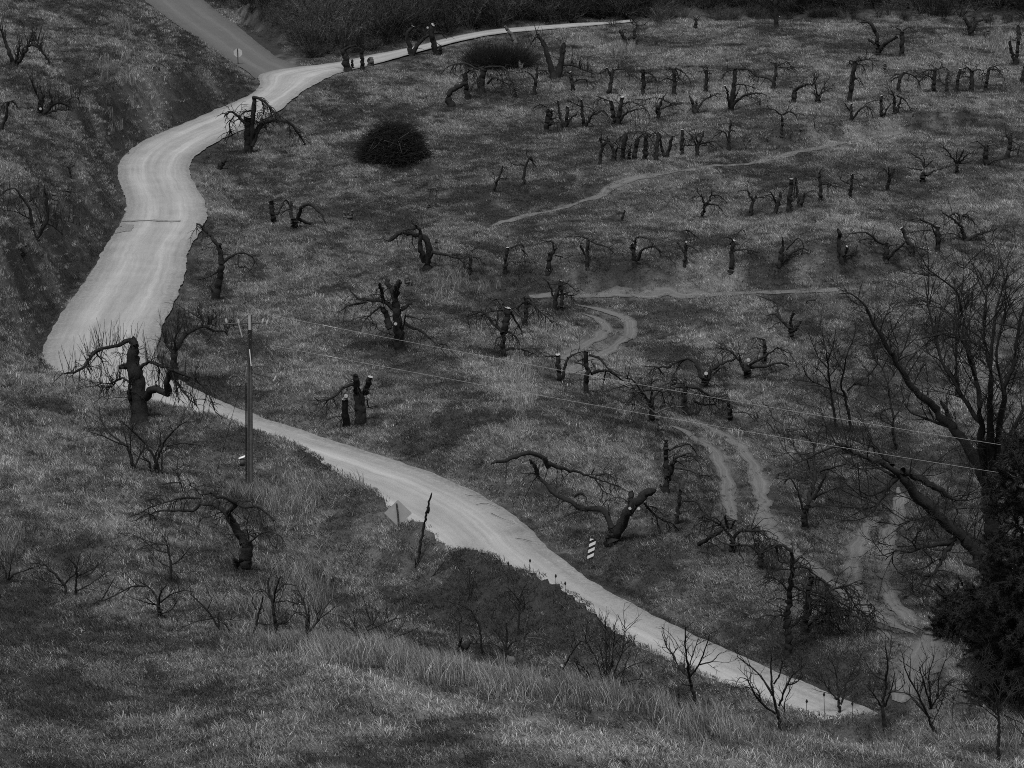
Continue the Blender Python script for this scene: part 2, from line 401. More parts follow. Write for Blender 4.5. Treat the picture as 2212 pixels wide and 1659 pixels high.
# ------------------------------------------------------------------ tracks (ruts) on the terrain
def pxm(P): return F / math.hypot(P[1] * CP + (CAM_H - P[2]) * SP, 0)
def ground_line(lst, step=.4):
    P = np.array([hit(u, v)[:2] for u, v in lst]); keep = [0]
    for i in range(1, len(P)):
        if np.linalg.norm(P[i] - P[keep[-1]]) > .15: keep.append(i)
    P = resample(P[keep], step); 
    for _ in range(2):
        q = np.pad(P, ((2, 2), (0, 0)), 'edge'); P = np.stack([np.convolve(q[:, i], np.ones(5) / 5, 'valid') for i in range(2)], 1)
    return P
TRACKS = []; SOFT = []    # (points, halfwidth, label)
def track(spec, wpx, label, soft=0.0):
    L = []
    for seg in spec.split(';'):
        t, s = seg.strip().split(' ', 1); L += pts(s, t)
    P = ground_line(L)
    hw = np.array([wpx * .28 / 2 / pxm((p[0], p[1], H(p[0], p[1]))) for p in P])
    hw = np.clip(hw * 1.2, .3, 3.4) * (.85 + .4 * fbm(P[:, 0], P[:, 1], 2.0, 31))
    e = np.minimum(np.arange(len(P)), np.arange(len(P))[::-1]) * .4
    TRACKS.append((P, hw * np.clip(.25 + e / 3, 0, 1), label)); SOFT.append(np.full(len(P), soft))
track('B3 590,920 800,960 950,1000 1060,1040 1110,1100 1090,1160 1000,1220 880,1300 780,1360 700,1400 600,1430 560,1490', 44, 'outer rut of the dirt track bending round below the orchard rows')
track('B3 640,990 780,1020 870,1070 905,1115 870,1160 780,1220 660,1270 570,1320 490,1385', 40, 'inner rut of the dirt track bending round below the orchard rows')
track('C3 1500,395 1650,440 1800,520 1930,620 2020,740 2060,880 2090,1030 2110,1180 2140,1260; C4 340,1340 480,1450; D4 600,150 760,290 900,380 1050,470 1200,560 1350,640 1470,690', 80, 'right rut of the long dirt track curving down to the gravel road')
track('C3 1330,430 1450,480 1600,560 1720,650 1790,780 1825,900 1830,1030 1840,1120 1870,1210', 75, 'left rut of the long dirt track curving down to the gravel road')
track('C4 1080,1120 980,1250 920,1400 890,1520 890,1640; D4 900,300 950,370', 55, 'left rut of the track under the leaning tree')
track('C4 1230,900 1270,960 1265,1060 1220,1180 1150,1330 1130,1500; D4 1145,200 1150,290 1200,420 1330,530 1470,640', 70, 'right rut of the track under the leaning tree')
track('D4 1480,600 1480,690 1440,780 1400,880 1330,1000 1250,1110 1150,1190', 250, 'wide pale apron where the tracks meet the gravel road')
track('D4 1010,575 1150,650 1300,730', 60, 'short pale rut beside the track junction')
track('B3 -60,330 60,300 160,278 330,238 560,188 760,110 900,60; A3 850,1470 1000,1405 1150,1370 1400,1330 1700,1290; A4 100,1265 400,1190 800,1110 1300,1010', 70, 'faint grassy path slanting up across the middle orchard', .72)
track('B3 230,850 460,872 800,858 1300,850 1900,848; B4 180,845 500,842 760,822 1000,800', 34, 'narrow level path along the foot of the dark terrace bank', .55)
TS = np.concatenate(SOFT)
TP = np.vstack([t[0] for t in TRACKS]); TH = np.concatenate([t[1] for t in TRACKS])

# ------------------------------------------------------------------ vegetation tone map (kinds of growth, plus a lower-left shadow painted as darker tone)
PATCH = """450,1508,75,28,-.5 340,1470,90,14,-.2 430,1575,60,30,-.1 1090,1245,110,22,-.32 1160,1290,90,25,-.28 1330,1420,70,25,-.15 1700,1575,140,22,-.3 1850,1600,120,18,-.22 720,1080,75,35,-.22 900,1275,60,18,-.18
1500,600,420,30,-.17 1250,570,200,30,-.12 1540,682,110,18,-.28 960,950,60,90,-.17 1480,1235,90,40,-.25 1350,1180,60,30,-.12 480,335,60,35,-.22 560,340,70,30,-.15 1450,830,130,40,-.22 870,355,70,14,-.2 1300,470,80,25,-.1
450,170,110,30,-.15 180,330,80,30,-.12 100,450,90,60,-.05 60,640,60,60,-.15 320,560,1,1,0 520,730,60,40,.05 700,530,80,40,-.08 1480,440,70,14,-.15 1950,1150,120,80,-.15 2000,850,160,80,-.12 1750,1000,60,40,-.15
1125,860,22,85,.3 1090,880,50,60,.12 600,1085,75,32,.28 1490,735,150,32,.18 985,612,60,26,.28 830,660,80,30,.12 560,1392,55,12,.3 900,225,120,40,.1 790,1590,55,12,.35 905,1647,60,10,.38 1330,1600,320,45,.62 1950,1605,230,34,-.2 570,60,70,45,-.3 1000,1445,240,22,.3
370,1370,60,9,.25 215,1250,60,50,.12 250,1165,60,16,.1 15,1185,14,40,.35 1700,200,200,40,.08 1500,75,120,16,.15 1800,70,150,20,.12 2150,90,60,14,.2 1330,108,40,14,.25 657,1305,34,28,.9 560,1330,30,40,.2 1720,405,40,8,.25
2150,1600,70,20,.2 560,880,60,40,.08 800,800,120,50,.06 640,820,60,30,.1 100,60,120,50,.06 140,250,80,30,.06 1150,230,80,20,.08 1830,830,40,14,.3 250,1640,300,50,-.06""".split()
LINES = [('1107,476 1154,465 1218,451 1275,429 1314,415 1342,404 1450,380 1600,370 1800,352 2000,335', 13, .12),
 ('1127,637 1191,644 1286,640 1426,637 1594,637 1789,631 1957,622 2010,612', 7, .15),
 ('629,1392 657,1426 727,1454 811,1477 895,1499 979,1527 1063,1552', 12, .6), ('833,1491 895,1522 960,1550', 10, .6),
 ('1140,1586 1202,1617 1272,1648', 12, .6), ('350,1345 420,1358 520,1378 629,1392', 7, .32),
 ('70,775 92,730 112,690 136,655 164,618 186,584 207,550 232,520 252,478 264,446 260,423 246,392 240,364 250,342 270,322 300,300 360,274 416,252 466,228 516,208 545,196', 9, -.42),
 ('452,478 440,507 424,525 410,566 408,596 400,625 385,655 366,692 350,735 346,775 380,800', 14, -.3), ('425,335 470,318 540,285 620,240', 9, -.2),
 ('500,190 545,170 555,160', 5, -.3), ('440,30 520,75 600,128', 6, -.3), ('1093,1098 1130,1125 1190,1200 1262,1256 1345,1300 1457,1358 1570,1410', 7, -.2),
 ('900,1170 984,1196 1057,1220 1127,1256 1202,1292 1294,1354 1392,1410 1454,1440 1524,1470', 14, -.18), ('1700,355 1900,300 2100,280 2212,270', 10, .08), ('1250,300 1500,270 1800,255', 10, -.08)]
PW = []
for s in PATCH:
    u, v, ru, rv, d = map(float, s.split(',')); p = hit(u, v); m = pxm(p); sl = max(.16, (CAM_H - p[2]) / math.hypot(p[0], p[1]))
    PW.append((p[0], p[1], ru / m, rv / m / sl, d))
LW = []
for s, wpx, d in LINES:
    P = ground_line(pts(s), .5); m = np.array([pxm((p[0], p[1], H(p[0], p[1]))) for p in P]); LW.append((P, np.maximum(wpx / m, .35), d))
for P_, h_, _ in TRACKS: LW.append((P_, h_ * 1.8, .16))
def tone(P):
    x, y = P[:, 0], P[:, 1]
    t = .345 + .85 * (fbm(x, y, 9, 41) - .5) + .95 * (fbm(x + .25 * y, y * .55, 2.6, 42, 2) - .5) + .65 * (fbm(x, y, .6, 43, 2) - .5)
    cl = vnoise(x / .75 + .3 * y, y / 1.1, 71); t -= .30 * smooth(.66, .8, cl); t += .22 * smooth(.72, .85, vnoise(x / .8, y / 1.2, 72))
    wx = x + 1.6 * (fbm(x, y, 2.5, 51) - .5); wy = y + 4.0 * (fbm(x, y, 2.5, 52) - .5)
    for px, py, rx, ry, d in PW:
        q = ((wx - px) / rx) ** 2 + ((wy - py) / ry) ** 2
        m = q < 6
        t[m] += d * (.8 if d < 0 else 1) * np.exp(-q[m] * .9)
    W = np.stack([x + .5 * (fbm(x, y, 1.0, 53) - .5), y + 1.2 * (fbm(x, y, 1.0, 54) - .5)], 1)
    for Lp, hw, d in LW:
        bb = (W[:, 0] > Lp[:, 0].min() - 4) & (W[:, 0] < Lp[:, 0].max() + 4) & (W[:, 1] > Lp[:, 1].min() - 4) & (W[:, 1] < Lp[:, 1].max() + 4)
        if not bb.any(): continue
        q = W[bb]; dd = np.empty(len(q))
        for a in range(0, len(q), 20000):
            r = q[a:a + 20000]; e = np.sqrt((r[:, None, 0] - Lp[None, :, 0]) ** 2 + (r[:, None, 1] - Lp[None, :, 1]) ** 2) / hw[None]; dd[a:a + 20000] = e.min(1)
        t[bb] += d * np.exp(-dd * dd * .8)
    return t

# ------------------------------------------------------------------ ground sheet
nx, ny = len(GX), len(GY)
ii, jj = np.meshgrid(np.arange(nx - 1), np.arange(ny - 1)); b0 = (jj * nx + ii).ravel()
gm = mesh_np('ground', np.c_[GP, HG.ravel()], np.stack([b0, b0 + 1, b0 + nx + 1, b0 + nx], 1), M_ground, True)
gt = np.full(len(GP), .3); gt[infine] = tone(GP[infine])
fr = np.hypot(GP[:, 0], GP[:, 1])
at = gm.attributes.new('tone', 'FLOAT', 'POINT'); at.data.foreach_set('value', np.clip(gt, .1, 1).astype(np.float32))
tag(link('ground', gm), kind='structure')

# ------------------------------------------------------------------ roads and tracks
def strip(name, Lp, Rp, zoff, m, ncross, edge, seed, follow=False, crown=.0, zb=0.0):
    n = len(Lp); d = np.r_[0, np.cumsum(np.linalg.norm(np.diff((Lp + Rp) / 2, axis=0), axis=1))]
    V = np.zeros((n, ncross, 3)); UV = np.zeros((n, ncross, 2))
    wv = Rp - Lp; wl_ = np.linalg.norm(wv, axis=1)[:, None]; wd = wv / (wl_ + 1e-6)
    jl = (np.array([fbm(Lp[:, 0], Lp[:, 1], .9, seed, 3)])[0] - .5) * edge; jr = (fbm(Rp[:, 0], Rp[:, 1], .9, seed + 5, 3) - .5) * edge
    A = Lp + wd * jl[:, None]; B_ = Rp + wd * jr[:, None]
    for c in range(ncross):
        f = c / (ncross - 1); q = A * (1 - f) + B_ * f
        V[:, c, :2] = q; UV[:, c, 0] = f; UV[:, c, 1] = d
        z = H(q[:, 0], q[:, 1]) if follow else zb
        V[:, c, 2] = z + zoff + (crown * (1 - (2 * f - 1) ** 2) if not follow else 0) + (fbm(q[:, 0], q[:, 1], 1.5, seed + 9, 2) - .5) * (.03 if not follow else .02)
    b0 = (np.arange(n - 1)[:, None] * ncross + np.arange(ncross - 1)[None]).ravel()
    Q = np.stack([b0, b0 + ncross, b0 + ncross + 1, b0 + 1], 1)
    me = mesh_np(name, V.reshape(-1, 3), Q, m, True)
    uvl = me.uv_layers.new(name='strip'); li = np.empty(len(me.loops), np.int32); me.loops.foreach_get('vertex_index', li)
    uvl.data.foreach_set('uv', UV.reshape(-1, 2)[li].astype(np.float32).ravel())
    return link(name, me)
def fine(L, R, step):
    a, b, s = densify(L, R, step); return a, b
l2, r2 = fine(RDL, RDR, .15)
tag(strip('gravel_road', l2, r2, .035, M_gravel, 15, .26, 61, crown=.05, zb=.75 * smooth(206, 226, (l2 + r2)[:, 1] / 2) * smooth(-14, 0, (l2 + r2)[:, 0] / 2)), 'pale gravel road winding down the valley', kind='structure')
l2, r2 = fine(PAVE_L, PAVE_R, .3)
tag(strip('paved_road', l2, r2, .012, M_asph, 9, .3, 71, crown=.0), 'grey paved side road coming down to the junction', kind='structure')
for P, hw, lab in TRACKS:
    dtn = np.gradient(P, axis=0); dtn /= np.linalg.norm(dtn, axis=1)[:, None] + 1e-6; nrm = np.stack([dtn[:, 1], -dtn[:, 0]], 1)
    l2, r2 = fine(P - nrm * hw[:, None], P + nrm * hw[:, None], .2)
    tag(strip('dirt_track', l2, r2, .03, M_dirt, 6, .6, 81, follow=True), lab, kind='structure')
# damp drain line across the gravel, and the patch below it
def road_patch(name, quad, label):
    q = np.array([plane_pt(*p) for p in pts(quad)]); n = 14; V = []
    for i in range(n):
        for j in range(n):
            a, b = i / (n - 1), j / (n - 1)
            p = (q[0] * (1 - a) + q[1] * a) * (1 - b) + (q[3] * (1 - a) + q[2] * a) * b
            p = p + (np.array([fbm(p[:1], p[1:], .4, 91)[0], fbm(p[:1], p[1:], .4, 92)[0]]) - .5) * np.array([.35, .7])
            d, i_ = dist_to(p[None], RC, RHW); cr = max(0, 1 - (max(0, RHW[i_[0]] + d[0]) / RHW[i_[0]]) ** 2)
            V.append((p[0], p[1], .056 + .05 * cr))
    b0 = (np.arange(n - 1)[:, None] * n + np.arange(n - 1)[None]).ravel()
    return tag(link(name, mesh_np(name, V, np.stack([b0, b0 + 1, b0 + n + 1, b0 + n], 1), M_patch, True)), label, kind='structure')
road_patch('damp_patch', '262,478 390,479.5 390,482 262,481', 'dark drain line across the gravel road')
road_patch('damp_patch', '264,487 290,489 283,502 246,506', 'dark damp patch on the left side of the gravel road')

# ------------------------------------------------------------------ grass: blades scattered as one mass
def clump(n, h0, h1, spread, lean, leandir, wid, seed, curl=.5):
    r = np.random.default_rng(seed); V = []; Q = []; T = []; BR = []
    for i in range(n):
        a = r.uniform(0, 2 * math.pi); rad = spread * math.sqrt(r.uniform()); x0, y0 = rad * math.cos(a), rad * math.sin(a)
        h = r.uniform(h0, h1); th = r.uniform(0, 2 * math.pi)
        l = lean * r.uniform(.3, 1.2); ld = leandir + r.normal(0, .7) if leandir is not None else r.uniform(0, 2 * math.pi)
        dx, dy = math.cos(ld) * l, math.sin(ld) * l; w = wid * r.uniform(.6, 1.3); wx, wy = math.cos(th) * w / 2, math.sin(th) * w / 2
        b = len(V); g = r.uniform()
        for k_, f in enumerate((0, .4, .75, 1.0)):
            bend = f ** (1 + curl * 2); cx, cy = x0 + dx * h * bend, y0 + dy * h * bend; cz_ = h * (f - .28 * min(1.5, l) * f * f) - .03
            s = (1, .9, .6, 0)[k_]
            if k_ < 3: V += [(cx - wx * s, cy - wy * s, cz_), (cx + wx * s, cy + wy * s, cz_)]; BR += [g, g]
            else: V.append((cx, cy, cz_)); BR.append(g)
        Q += [(b, b + 1, b + 3, b + 2), (b + 2, b + 3, b + 5, b + 4)]; T.append((b + 4, b + 5, b + 6))
    return np.array(V), np.array(Q), np.array(T), np.array(BR)
def proto_collection(name, specs, m):
    col = bpy.data.collections.new(name)
    for i, s in enumerate(specs):
        V, Q, T, BR = s
        me = mesh_np('%s_%02d' % (name, i), V, Q, m, False, T if len(T) else None)
        at_ = me.attributes.new('br', 'FLOAT', 'POINT'); at_.data.foreach_set('value', np.asarray(BR, np.float32))
        o = bpy.data.objects.new('%s_%02d' % (name, i), me); col.objects.link(o)
    return col
def scatter(name, P, rot, scl, idx, tn, col, label=None):
    me = bpy.data.meshes.new(name); n = len(P); me.vertices.add(n); me.vertices.foreach_set('co', np.asarray(P, np.float32).ravel())
    for nm, ty, val in (('rot', 'FLOAT_VECTOR', rot), ('scl', 'FLOAT_VECTOR', scl)):
        a_ = me.attributes.new(nm, ty, 'POINT'); a_.data.foreach_set('vector', np.asarray(val, np.float32).ravel())
    a_ = me.attributes.new('tone', 'FLOAT', 'POINT'); a_.data.foreach_set('value', np.asarray(tn, np.float32))
    a_ = me.attributes.new('pick', 'INT', 'POINT'); a_.data.foreach_set('value', np.asarray(idx, np.int32))
    me.update(); o = link(name, me)
    g = bpy.data.node_groups.new(name, 'GeometryNodeTree')
    g.interface.new_socket('Geometry', in_out='INPUT', socket_type='NodeSocketGeometry'); g.interface.new_socket('Geometry', in_out='OUTPUT', socket_type='NodeSocketGeometry')
    gi = g.nodes.new('NodeGroupInput'); go = g.nodes.new('NodeGroupOutput'); ip = g.nodes.new('GeometryNodeInstanceOnPoints')
    ci = g.nodes.new('GeometryNodeCollectionInfo'); ci.inputs['Collection'].default_value = col; ci.inputs['Separate Children'].default_value = True; ci.inputs['Reset Children'].default_value = True
    ip.inputs['Pick Instance'].default_value = True
    def na_(nm, ty):
        q = g.nodes.new('GeometryNodeInputNamedAttribute'); q.data_type = ty; q.inputs['Name'].default_value = nm
        return q.outputs['Attribute']
    g.links.new(gi.outputs[0], ip.inputs['Points']); g.links.new(ci.outputs[0], ip.inputs['Instance'])
    g.links.new(na_('pick', 'INT'), ip.inputs['Instance Index']); g.links.new(na_('scl', 'FLOAT_VECTOR'), ip.inputs['Scale'])
    e2r = g.nodes.new('FunctionNodeEulerToRotation'); g.links.new(na_('rot', 'FLOAT_VECTOR'), e2r.inputs[0]); g.links.new(e2r.outputs[0], ip.inputs['Rotation'])
    g.links.new(ip.outputs[0], go.inputs[0])
    md = o.modifiers.new('scatter', 'NODES'); md.node_group = g
    return tag(o, label, kind='stuff')
LEAN = math.radians(150)
specs = [clump(44, .04, .13, .30, 1.2, None, .016, 1), clump(44, .05, .15, .32, 1.3, None, .016, 2), clump(40, .06, .17, .30, 1.1, LEAN, .016, 3), clump(40, .05, .16, .32, 1.2, LEAN, .016, 4),
         clump(34, .12, .28, .22, .8, None, .016, 5), clump(34, .12, .30, .22, .8, LEAN, .016, 6),
         clump(34, .32, .66, .24, .5, LEAN, .013, 7, .8), clump(34, .35, .72, .26, .55, LEAN, .013, 8, .9),
         clump(26, .03, .11, .24, 1.0, None, .02, 9), clump(26, .04, .14, .24, .9, None, .018, 10)]
gcol = proto_collection('grass_blade', specs, M_grass)
def candidates(dens, y0=54, y1=266):
    A = .19 * (y1 * y1 - y0 * y0) + 8 * (y1 - y0); n = int(A * dens)
    y = np.sqrt(rng.uniform(y0 * y0, y1 * y1, n)); x = rng.uniform(-1, 1, n) * (.19 * y + 4)
    return np.stack([x, y], 1)
def to_px(x, y, z):
    dv = y * CP - (z - CAM_H) * SP
    return 1106 + F * x / dv, 829.5 - F * (y * SP + (z - CAM_H) * CP) / dv
edge_px = pts('-200,-200 300,-90 447,-2 500,28 560,75 605,118 650,136 690,132 741,126 800,113 881,102 959,86 1062,74 1202,64 1342,57 1420,52 1500,46 1620,42 1760,42 1900,44 2050,50 2212,56 2500,56')
eu = np.array([p[0] for p in edge_px]); ev = np.array([p[1] for p in edge_px])
def in_thicket(x, y, slack=0.0):
    u, v = to_px(x, y, H(x, y)); return (v < np.interp(u, eu, ev) + slack) & (y > 205) & (u > 420)

# ------------------------------------------------------------------ trees, stumps, saplings: limbs seen in the photograph, each grown in depth from its own trunk
def catmull(p, n):
    p = np.asarray(p, float)
    if len(p) == 2: q = p[0] + (p[1] - p[0]) * np.linspace(0, 1, n)[:, None]; return q
    e = np.vstack([2 * p[0] - p[1], p, 2 * p[-1] - p[-2]]); out = []
    m = len(p) - 1; per = max(3, int(math.ceil(n * 1.5 / m)))
    for i in range(m):
        a, b, c, d = e[i], e[i + 1], e[i + 2], e[i + 3]
        for t in np.arange(per) / per:
            out.append(.5 * (2 * b + (c - a) * t + (2 * a - 5 * b + 4 * c - d) * t * t + (3 * b - a - 3 * c + d) * t ** 3))
    out.append(p[-1]); out = np.array(out)
    d = np.r_[0, np.cumsum(np.linalg.norm(np.diff(out, axis=0), axis=1))]; s = np.linspace(0, d[-1], n)
    return np.stack([np.interp(s, d, out[:, k_]) for k_ in range(out.shape[1])], 1)
def sprout(par, count, L0, L1, r0, K, along, side, up, grav, wob, r, t0=.1, t1=1.0, weights=None):
    """count twigs springing from the polylines par (N,Kp,3)"""
    if count <= 0: return np.zeros((0, K, 3)), np.zeros((0, K))
    ln = np.linalg.norm(np.diff(par, axis=1), axis=2).sum(1)
    pw = (ln * (1 if weights is None else weights)); pw = pw / pw.sum()
    i = r.choice(len(par), count, p=pw); t = r.uniform(t0, t1, count) * (par.shape[1] - 1.001); k0 = t.astype(int); f = (t - k0)[:, None]
    a = par[i, k0]; b = par[i, k0 + 1]; p0 = a * (1 - f) + b * f; tg = b - a; tg /= np.linalg.norm(tg, axis=1)[:, None] + 1e-9
    rn = r.normal(size=(count, 3)); rn -= tg * (rn * tg).sum(1)[:, None]; rn /= np.linalg.norm(rn, axis=1)[:, None] + 1e-9
    d = tg * along + rn * side + np.array([0, 0, up]); d /= np.linalg.norm(d, axis=1)[:, None] + 1e-9
    L = r.uniform(L0, L1, count); st = (L / (K - 1))[:, None]; P_ = [p0]; q = p0
    for k_ in range(K - 1):
        d = d + r.normal(size=(count, 3)) * wob + np.array([0, 0, grav]); d /= np.linalg.norm(d, axis=1)[:, None] + 1e-9
        q = q + d * st; P_.append(q)
    return np.stack(P_, 1), r0 * (r.uniform(.7, 1.2, count)[:, None] * np.linspace(1, .35, K)[None])
STY = {  # per metre of limb: first twigs (density, len, radius, along, side, up, gravity, wobble), second twigs per first twig (n, len, radius)
    'n': (0,), 'o': (3.4, .35, 1.1, .018, .5, .8, .15, -.16, .22, 2.6, .15, .5, .011), 'O': (7.0, .35, 1.3, .018, .5, .8, .1, -.22, .25, 3.2, .15, .55, .011),
    'u': (9.0, .5, 1.4, .014, .1, .45, 1.0, .06, .06, .8, .2, .5, .009), 's': (3.4, .3, .9, .012, .7, .8, .35, .02, .14, 2.6, .14, .42, .008),
    'b': (3.6, .8, 2.6, .024, .55, .8, .45, .03, .18, 6.0, .35, 1.2, .012), 'w': (5.0, .5, 1.4, .014, .3, .7, .35, .04, .2, 3.5, .2, .6, .009)}
def disc(c, nrm, rad, ns=10, jag=0.0, r=None):
    nrm = np.asarray(nrm, float); nrm /= np.linalg.norm(nrm); a = np.cross(nrm, (0, 0, 1.0) if abs(nrm[2]) < .9 else (1.0, 0, 0)); a /= np.linalg.norm(a); b = np.cross(nrm, a)
    V = [c + nrm * .012]; T = []
    for i in range(ns):
        t = 2 * math.pi * i / ns; V.append(c + (a * math.cos(t) + b * math.sin(t)) * rad)
    for i in range(ns): T.append((0, 1 + i, 1 + (i + 1) % ns))
    return np.array(V), np.array(T)
NTREE = 0
TREES = {}
def tree(name, style, tile, label, spec, cat='tree', group=None, bark=None, base=None):
    global NTREE; NTREE += 1
    r = np.random.default_rng(1000 + NTREE)
    items = [s.strip() for s in spec.split(';') if s.strip()]
    limbs = []; knobs = []
    for s in items:
        w = s.split()
        if w[0] == 'k': knobs.append((tv(tile, *map(float, w[2].split(','))), float(w[1]))); continue
        cut = w[2] == 'c'
        limbs.append((np.array(pts(' '.join(w[3 if cut else 2:]), tile)), float(w[0]), float(w[1]), cut))
    P0 = hit(*(limbs[0][0][0])) if base is None else hit(*tv(tile, *base))
    m = pxm(P0); e = empty(name, P0, label, cat, group); TREES[label] = (e, P0)
    built = []; bm_ = bark or M_bark
    cuts = []; par = []; wt = []
    for i, (q, w0, w1, cut) in enumerate(limbs):
        K = 18 if i == 0 else 14
        c = catmull(q, K); ln = np.r_[0, np.cumsum(np.linalg.norm(np.diff(c, axis=0), axis=1))] / m
        if i == 0 or not built: off0 = 0.0; slope = r.uniform(-.12, .12)
        else:
            best = None
            for (bc, bo, br_) in built:
                d = np.linalg.norm(bc - c[0], axis=1); j = int(d.argmin())
                if best is None or d[j] < best[0]: best = (d[j], bo[j])
            off0 = best[1]; slope = r.choice([-1, 1]) * r.uniform(.2, .75) if w0 < .75 * limbs[0][1] or i > 1 else r.uniform(-.3, .3)
            if np.linalg.norm(c[0] - limbs[0][0][0]) < 30 * .28 * 1.0: slope *= .5
        off = off0 + slope * ln + .05 * np.cumsum(r.normal(size=K)) * min(1, ln[-1] / K * 1.5)
        off = np.clip(off, -2.6, 2.6)
        W = np.array([unproj(c[k_, 0], c[k_, 1], P0[1] + off[k_]) for k_ in range(K)]) - P0
        R = np.interp(np.linspace(0, 1, K), [0, 1], [w0, w1]) * 1.03 * .28 / 2 / m
        gn = min(R.mean() * .55, .05); W[1:-1] += r.normal(size=(K - 2, 3)) * gn * .6
        R = R * (1 + .06 * r.normal(size=K)); R = np.maximum(R, .008)
        if i == 0:
            R[0] *= 1.28; R[1] *= 1.1; W[0] += (0, 0, -.02); W = np.vstack([W[0] + (0, 0, -.25), W]); R = np.r_[R[0] * 1.1, R]
        elif np.linalg.norm(c[0] - limbs[0][0][0]) < 60 * .28:
            W = np.vstack([W[0] + (0, 0, -.3), W]); R = np.r_[R[0] * 1.2, R]
        built.append((c, off, R))
        Wt, Rt = W, R
        if not cut: Rt = R.copy(); Rt[-1] *= .5
        ns = 9 if R.mean() > .09 else 6
        V, Q = tubes(Wt[None], Rt[None], ns)
        axr = np.repeat(Wt, ns, 0); V = axr + (V - axr) * (1 + np.clip(.09 * r.normal(size=len(V)), -.2, .3))[:, None]
        # close the end
        nv = len(V); V = np.vstack([V, Wt[-1] + (Wt[-1] - Wt[-2]) * (.02 if cut else .25)]); last = nv - ns
        T = np.array([[nv, last + (a + 1) % ns, last + a] for a in range(ns)])
        link('trunk' if i == 0 else 'limb', mesh_np('trunk' if i == 0 else 'limb', V, Q, bm_, True, T), e)
        if cut: cuts.append((Wt[-1] + (Wt[-1] - Wt[-2]) * .025, Wt[-1] - Wt[-2], R[-1] * 1.0))
        a0 = W[-14:]; s0 = int(len(a0) * .45) if i == 0 else 0
        cc = catmull(a0[s0:], 14); par.append(cc); wt.append(.8 if i == 0 else (1.0 if w1 < 25 else .6))
    for (u, v), rad in knobs:
        d = [np.linalg.norm(b[0] - np.array([u, v]), axis=1).min() for b in built]; j = int(np.argmin(d)); kk_ = int(np.linalg.norm(built[j][0] - np.array([u, v]), axis=1).argmin())
        Y = P0[1] + built[j][1][kk_]; rr = rad * .72 * .28 / m
        a = unproj(u, v, Y) - P0; b = unproj(u, v, Y - built[j][2][min(kk_, len(built[j][2]) - 1)] - rr * 1.2 - .05) - P0 + np.array([0, 0, .02])
        V, Q = tubes(np.array([[a, (a + b) / 2, b]]), np.array([[rr * 1.1, rr, rr]]), 8); link('branch_stub', mesh_np('branch_stub', V, Q, bm_, True), e)
        cuts.append((b + (b - a) * .03, b - a, rr * .95))
    for c_, nm, rad in cuts:
        V, T = disc(c_, nm, rad * 1.06); link('cut_face', mesh_np('cut_face', V, None, M_cut, False, T), e)
    par = np.array(par); wt = np.array(wt); L = (np.linalg.norm(np.diff(par, axis=1), axis=2).sum(1) * wt).sum(); parts_ = []
    for sty in style.split('+'):
        st = STY[sty[0]]
        if st[0] <= 0: continue
        fr_ = float(np.clip(math.hypot(P0[0], P0[1]) / 125, 1, 1.7)); st = list(st); st[3] *= fr_; st[12] *= fr_; st[0] *= 1 + .5 * (fr_ - 1)
        n1 = int(st[0] * L * (float(sty[1:]) if len(sty) > 1 else 1.0)) + 3
        A, RA = sprout(par, n1, st[1], st[2], st[3], 6, st[4], st[5], st[6], st[7], st[8], r, weights=wt); parts_.append(tubes(A, RA, 4))
        n2 = int(n1 * st[9])
        if n2:
            B2, RB = sprout(A, n2, st[10], st[11], st[12], 4, .8, .7, st[6] * .4, st[7], st[8], r); parts_.append(tubes(B2, RB, 3))
        if sty[0] in 'bw':
            B3_, RB3 = sprout(B2, n2 * 2, st[10] * .5, st[11] * .55, st[12] * .75, 4, .8, .7, st[6] * .4, st[7], st[8], r); parts_.append(tubes(B3_, RB3, 3))
    if parts_:
        V, Q = join(parts_)
        tag(link('crown', mesh_np('crown', V, Q, M_twig), e), kind='stuff')
    return e
G1 = 'pruned orchard trees on the far slope'; G2 = 'bare saplings on the near slope'; G3 = 'stumps in the orchard'; G4 = 'thin stakes on the left bank'
def rows(txt, group=None):
    for ln in txt.strip().split('\n'):
        nm, cat, st, tl_, lab, spec = [q.strip() for q in ln.split('|')]
        tree(nm, st, tl_, lab, spec, cat, group, M_grey if nm in ('broken_snag', 'tree_stump') else None)
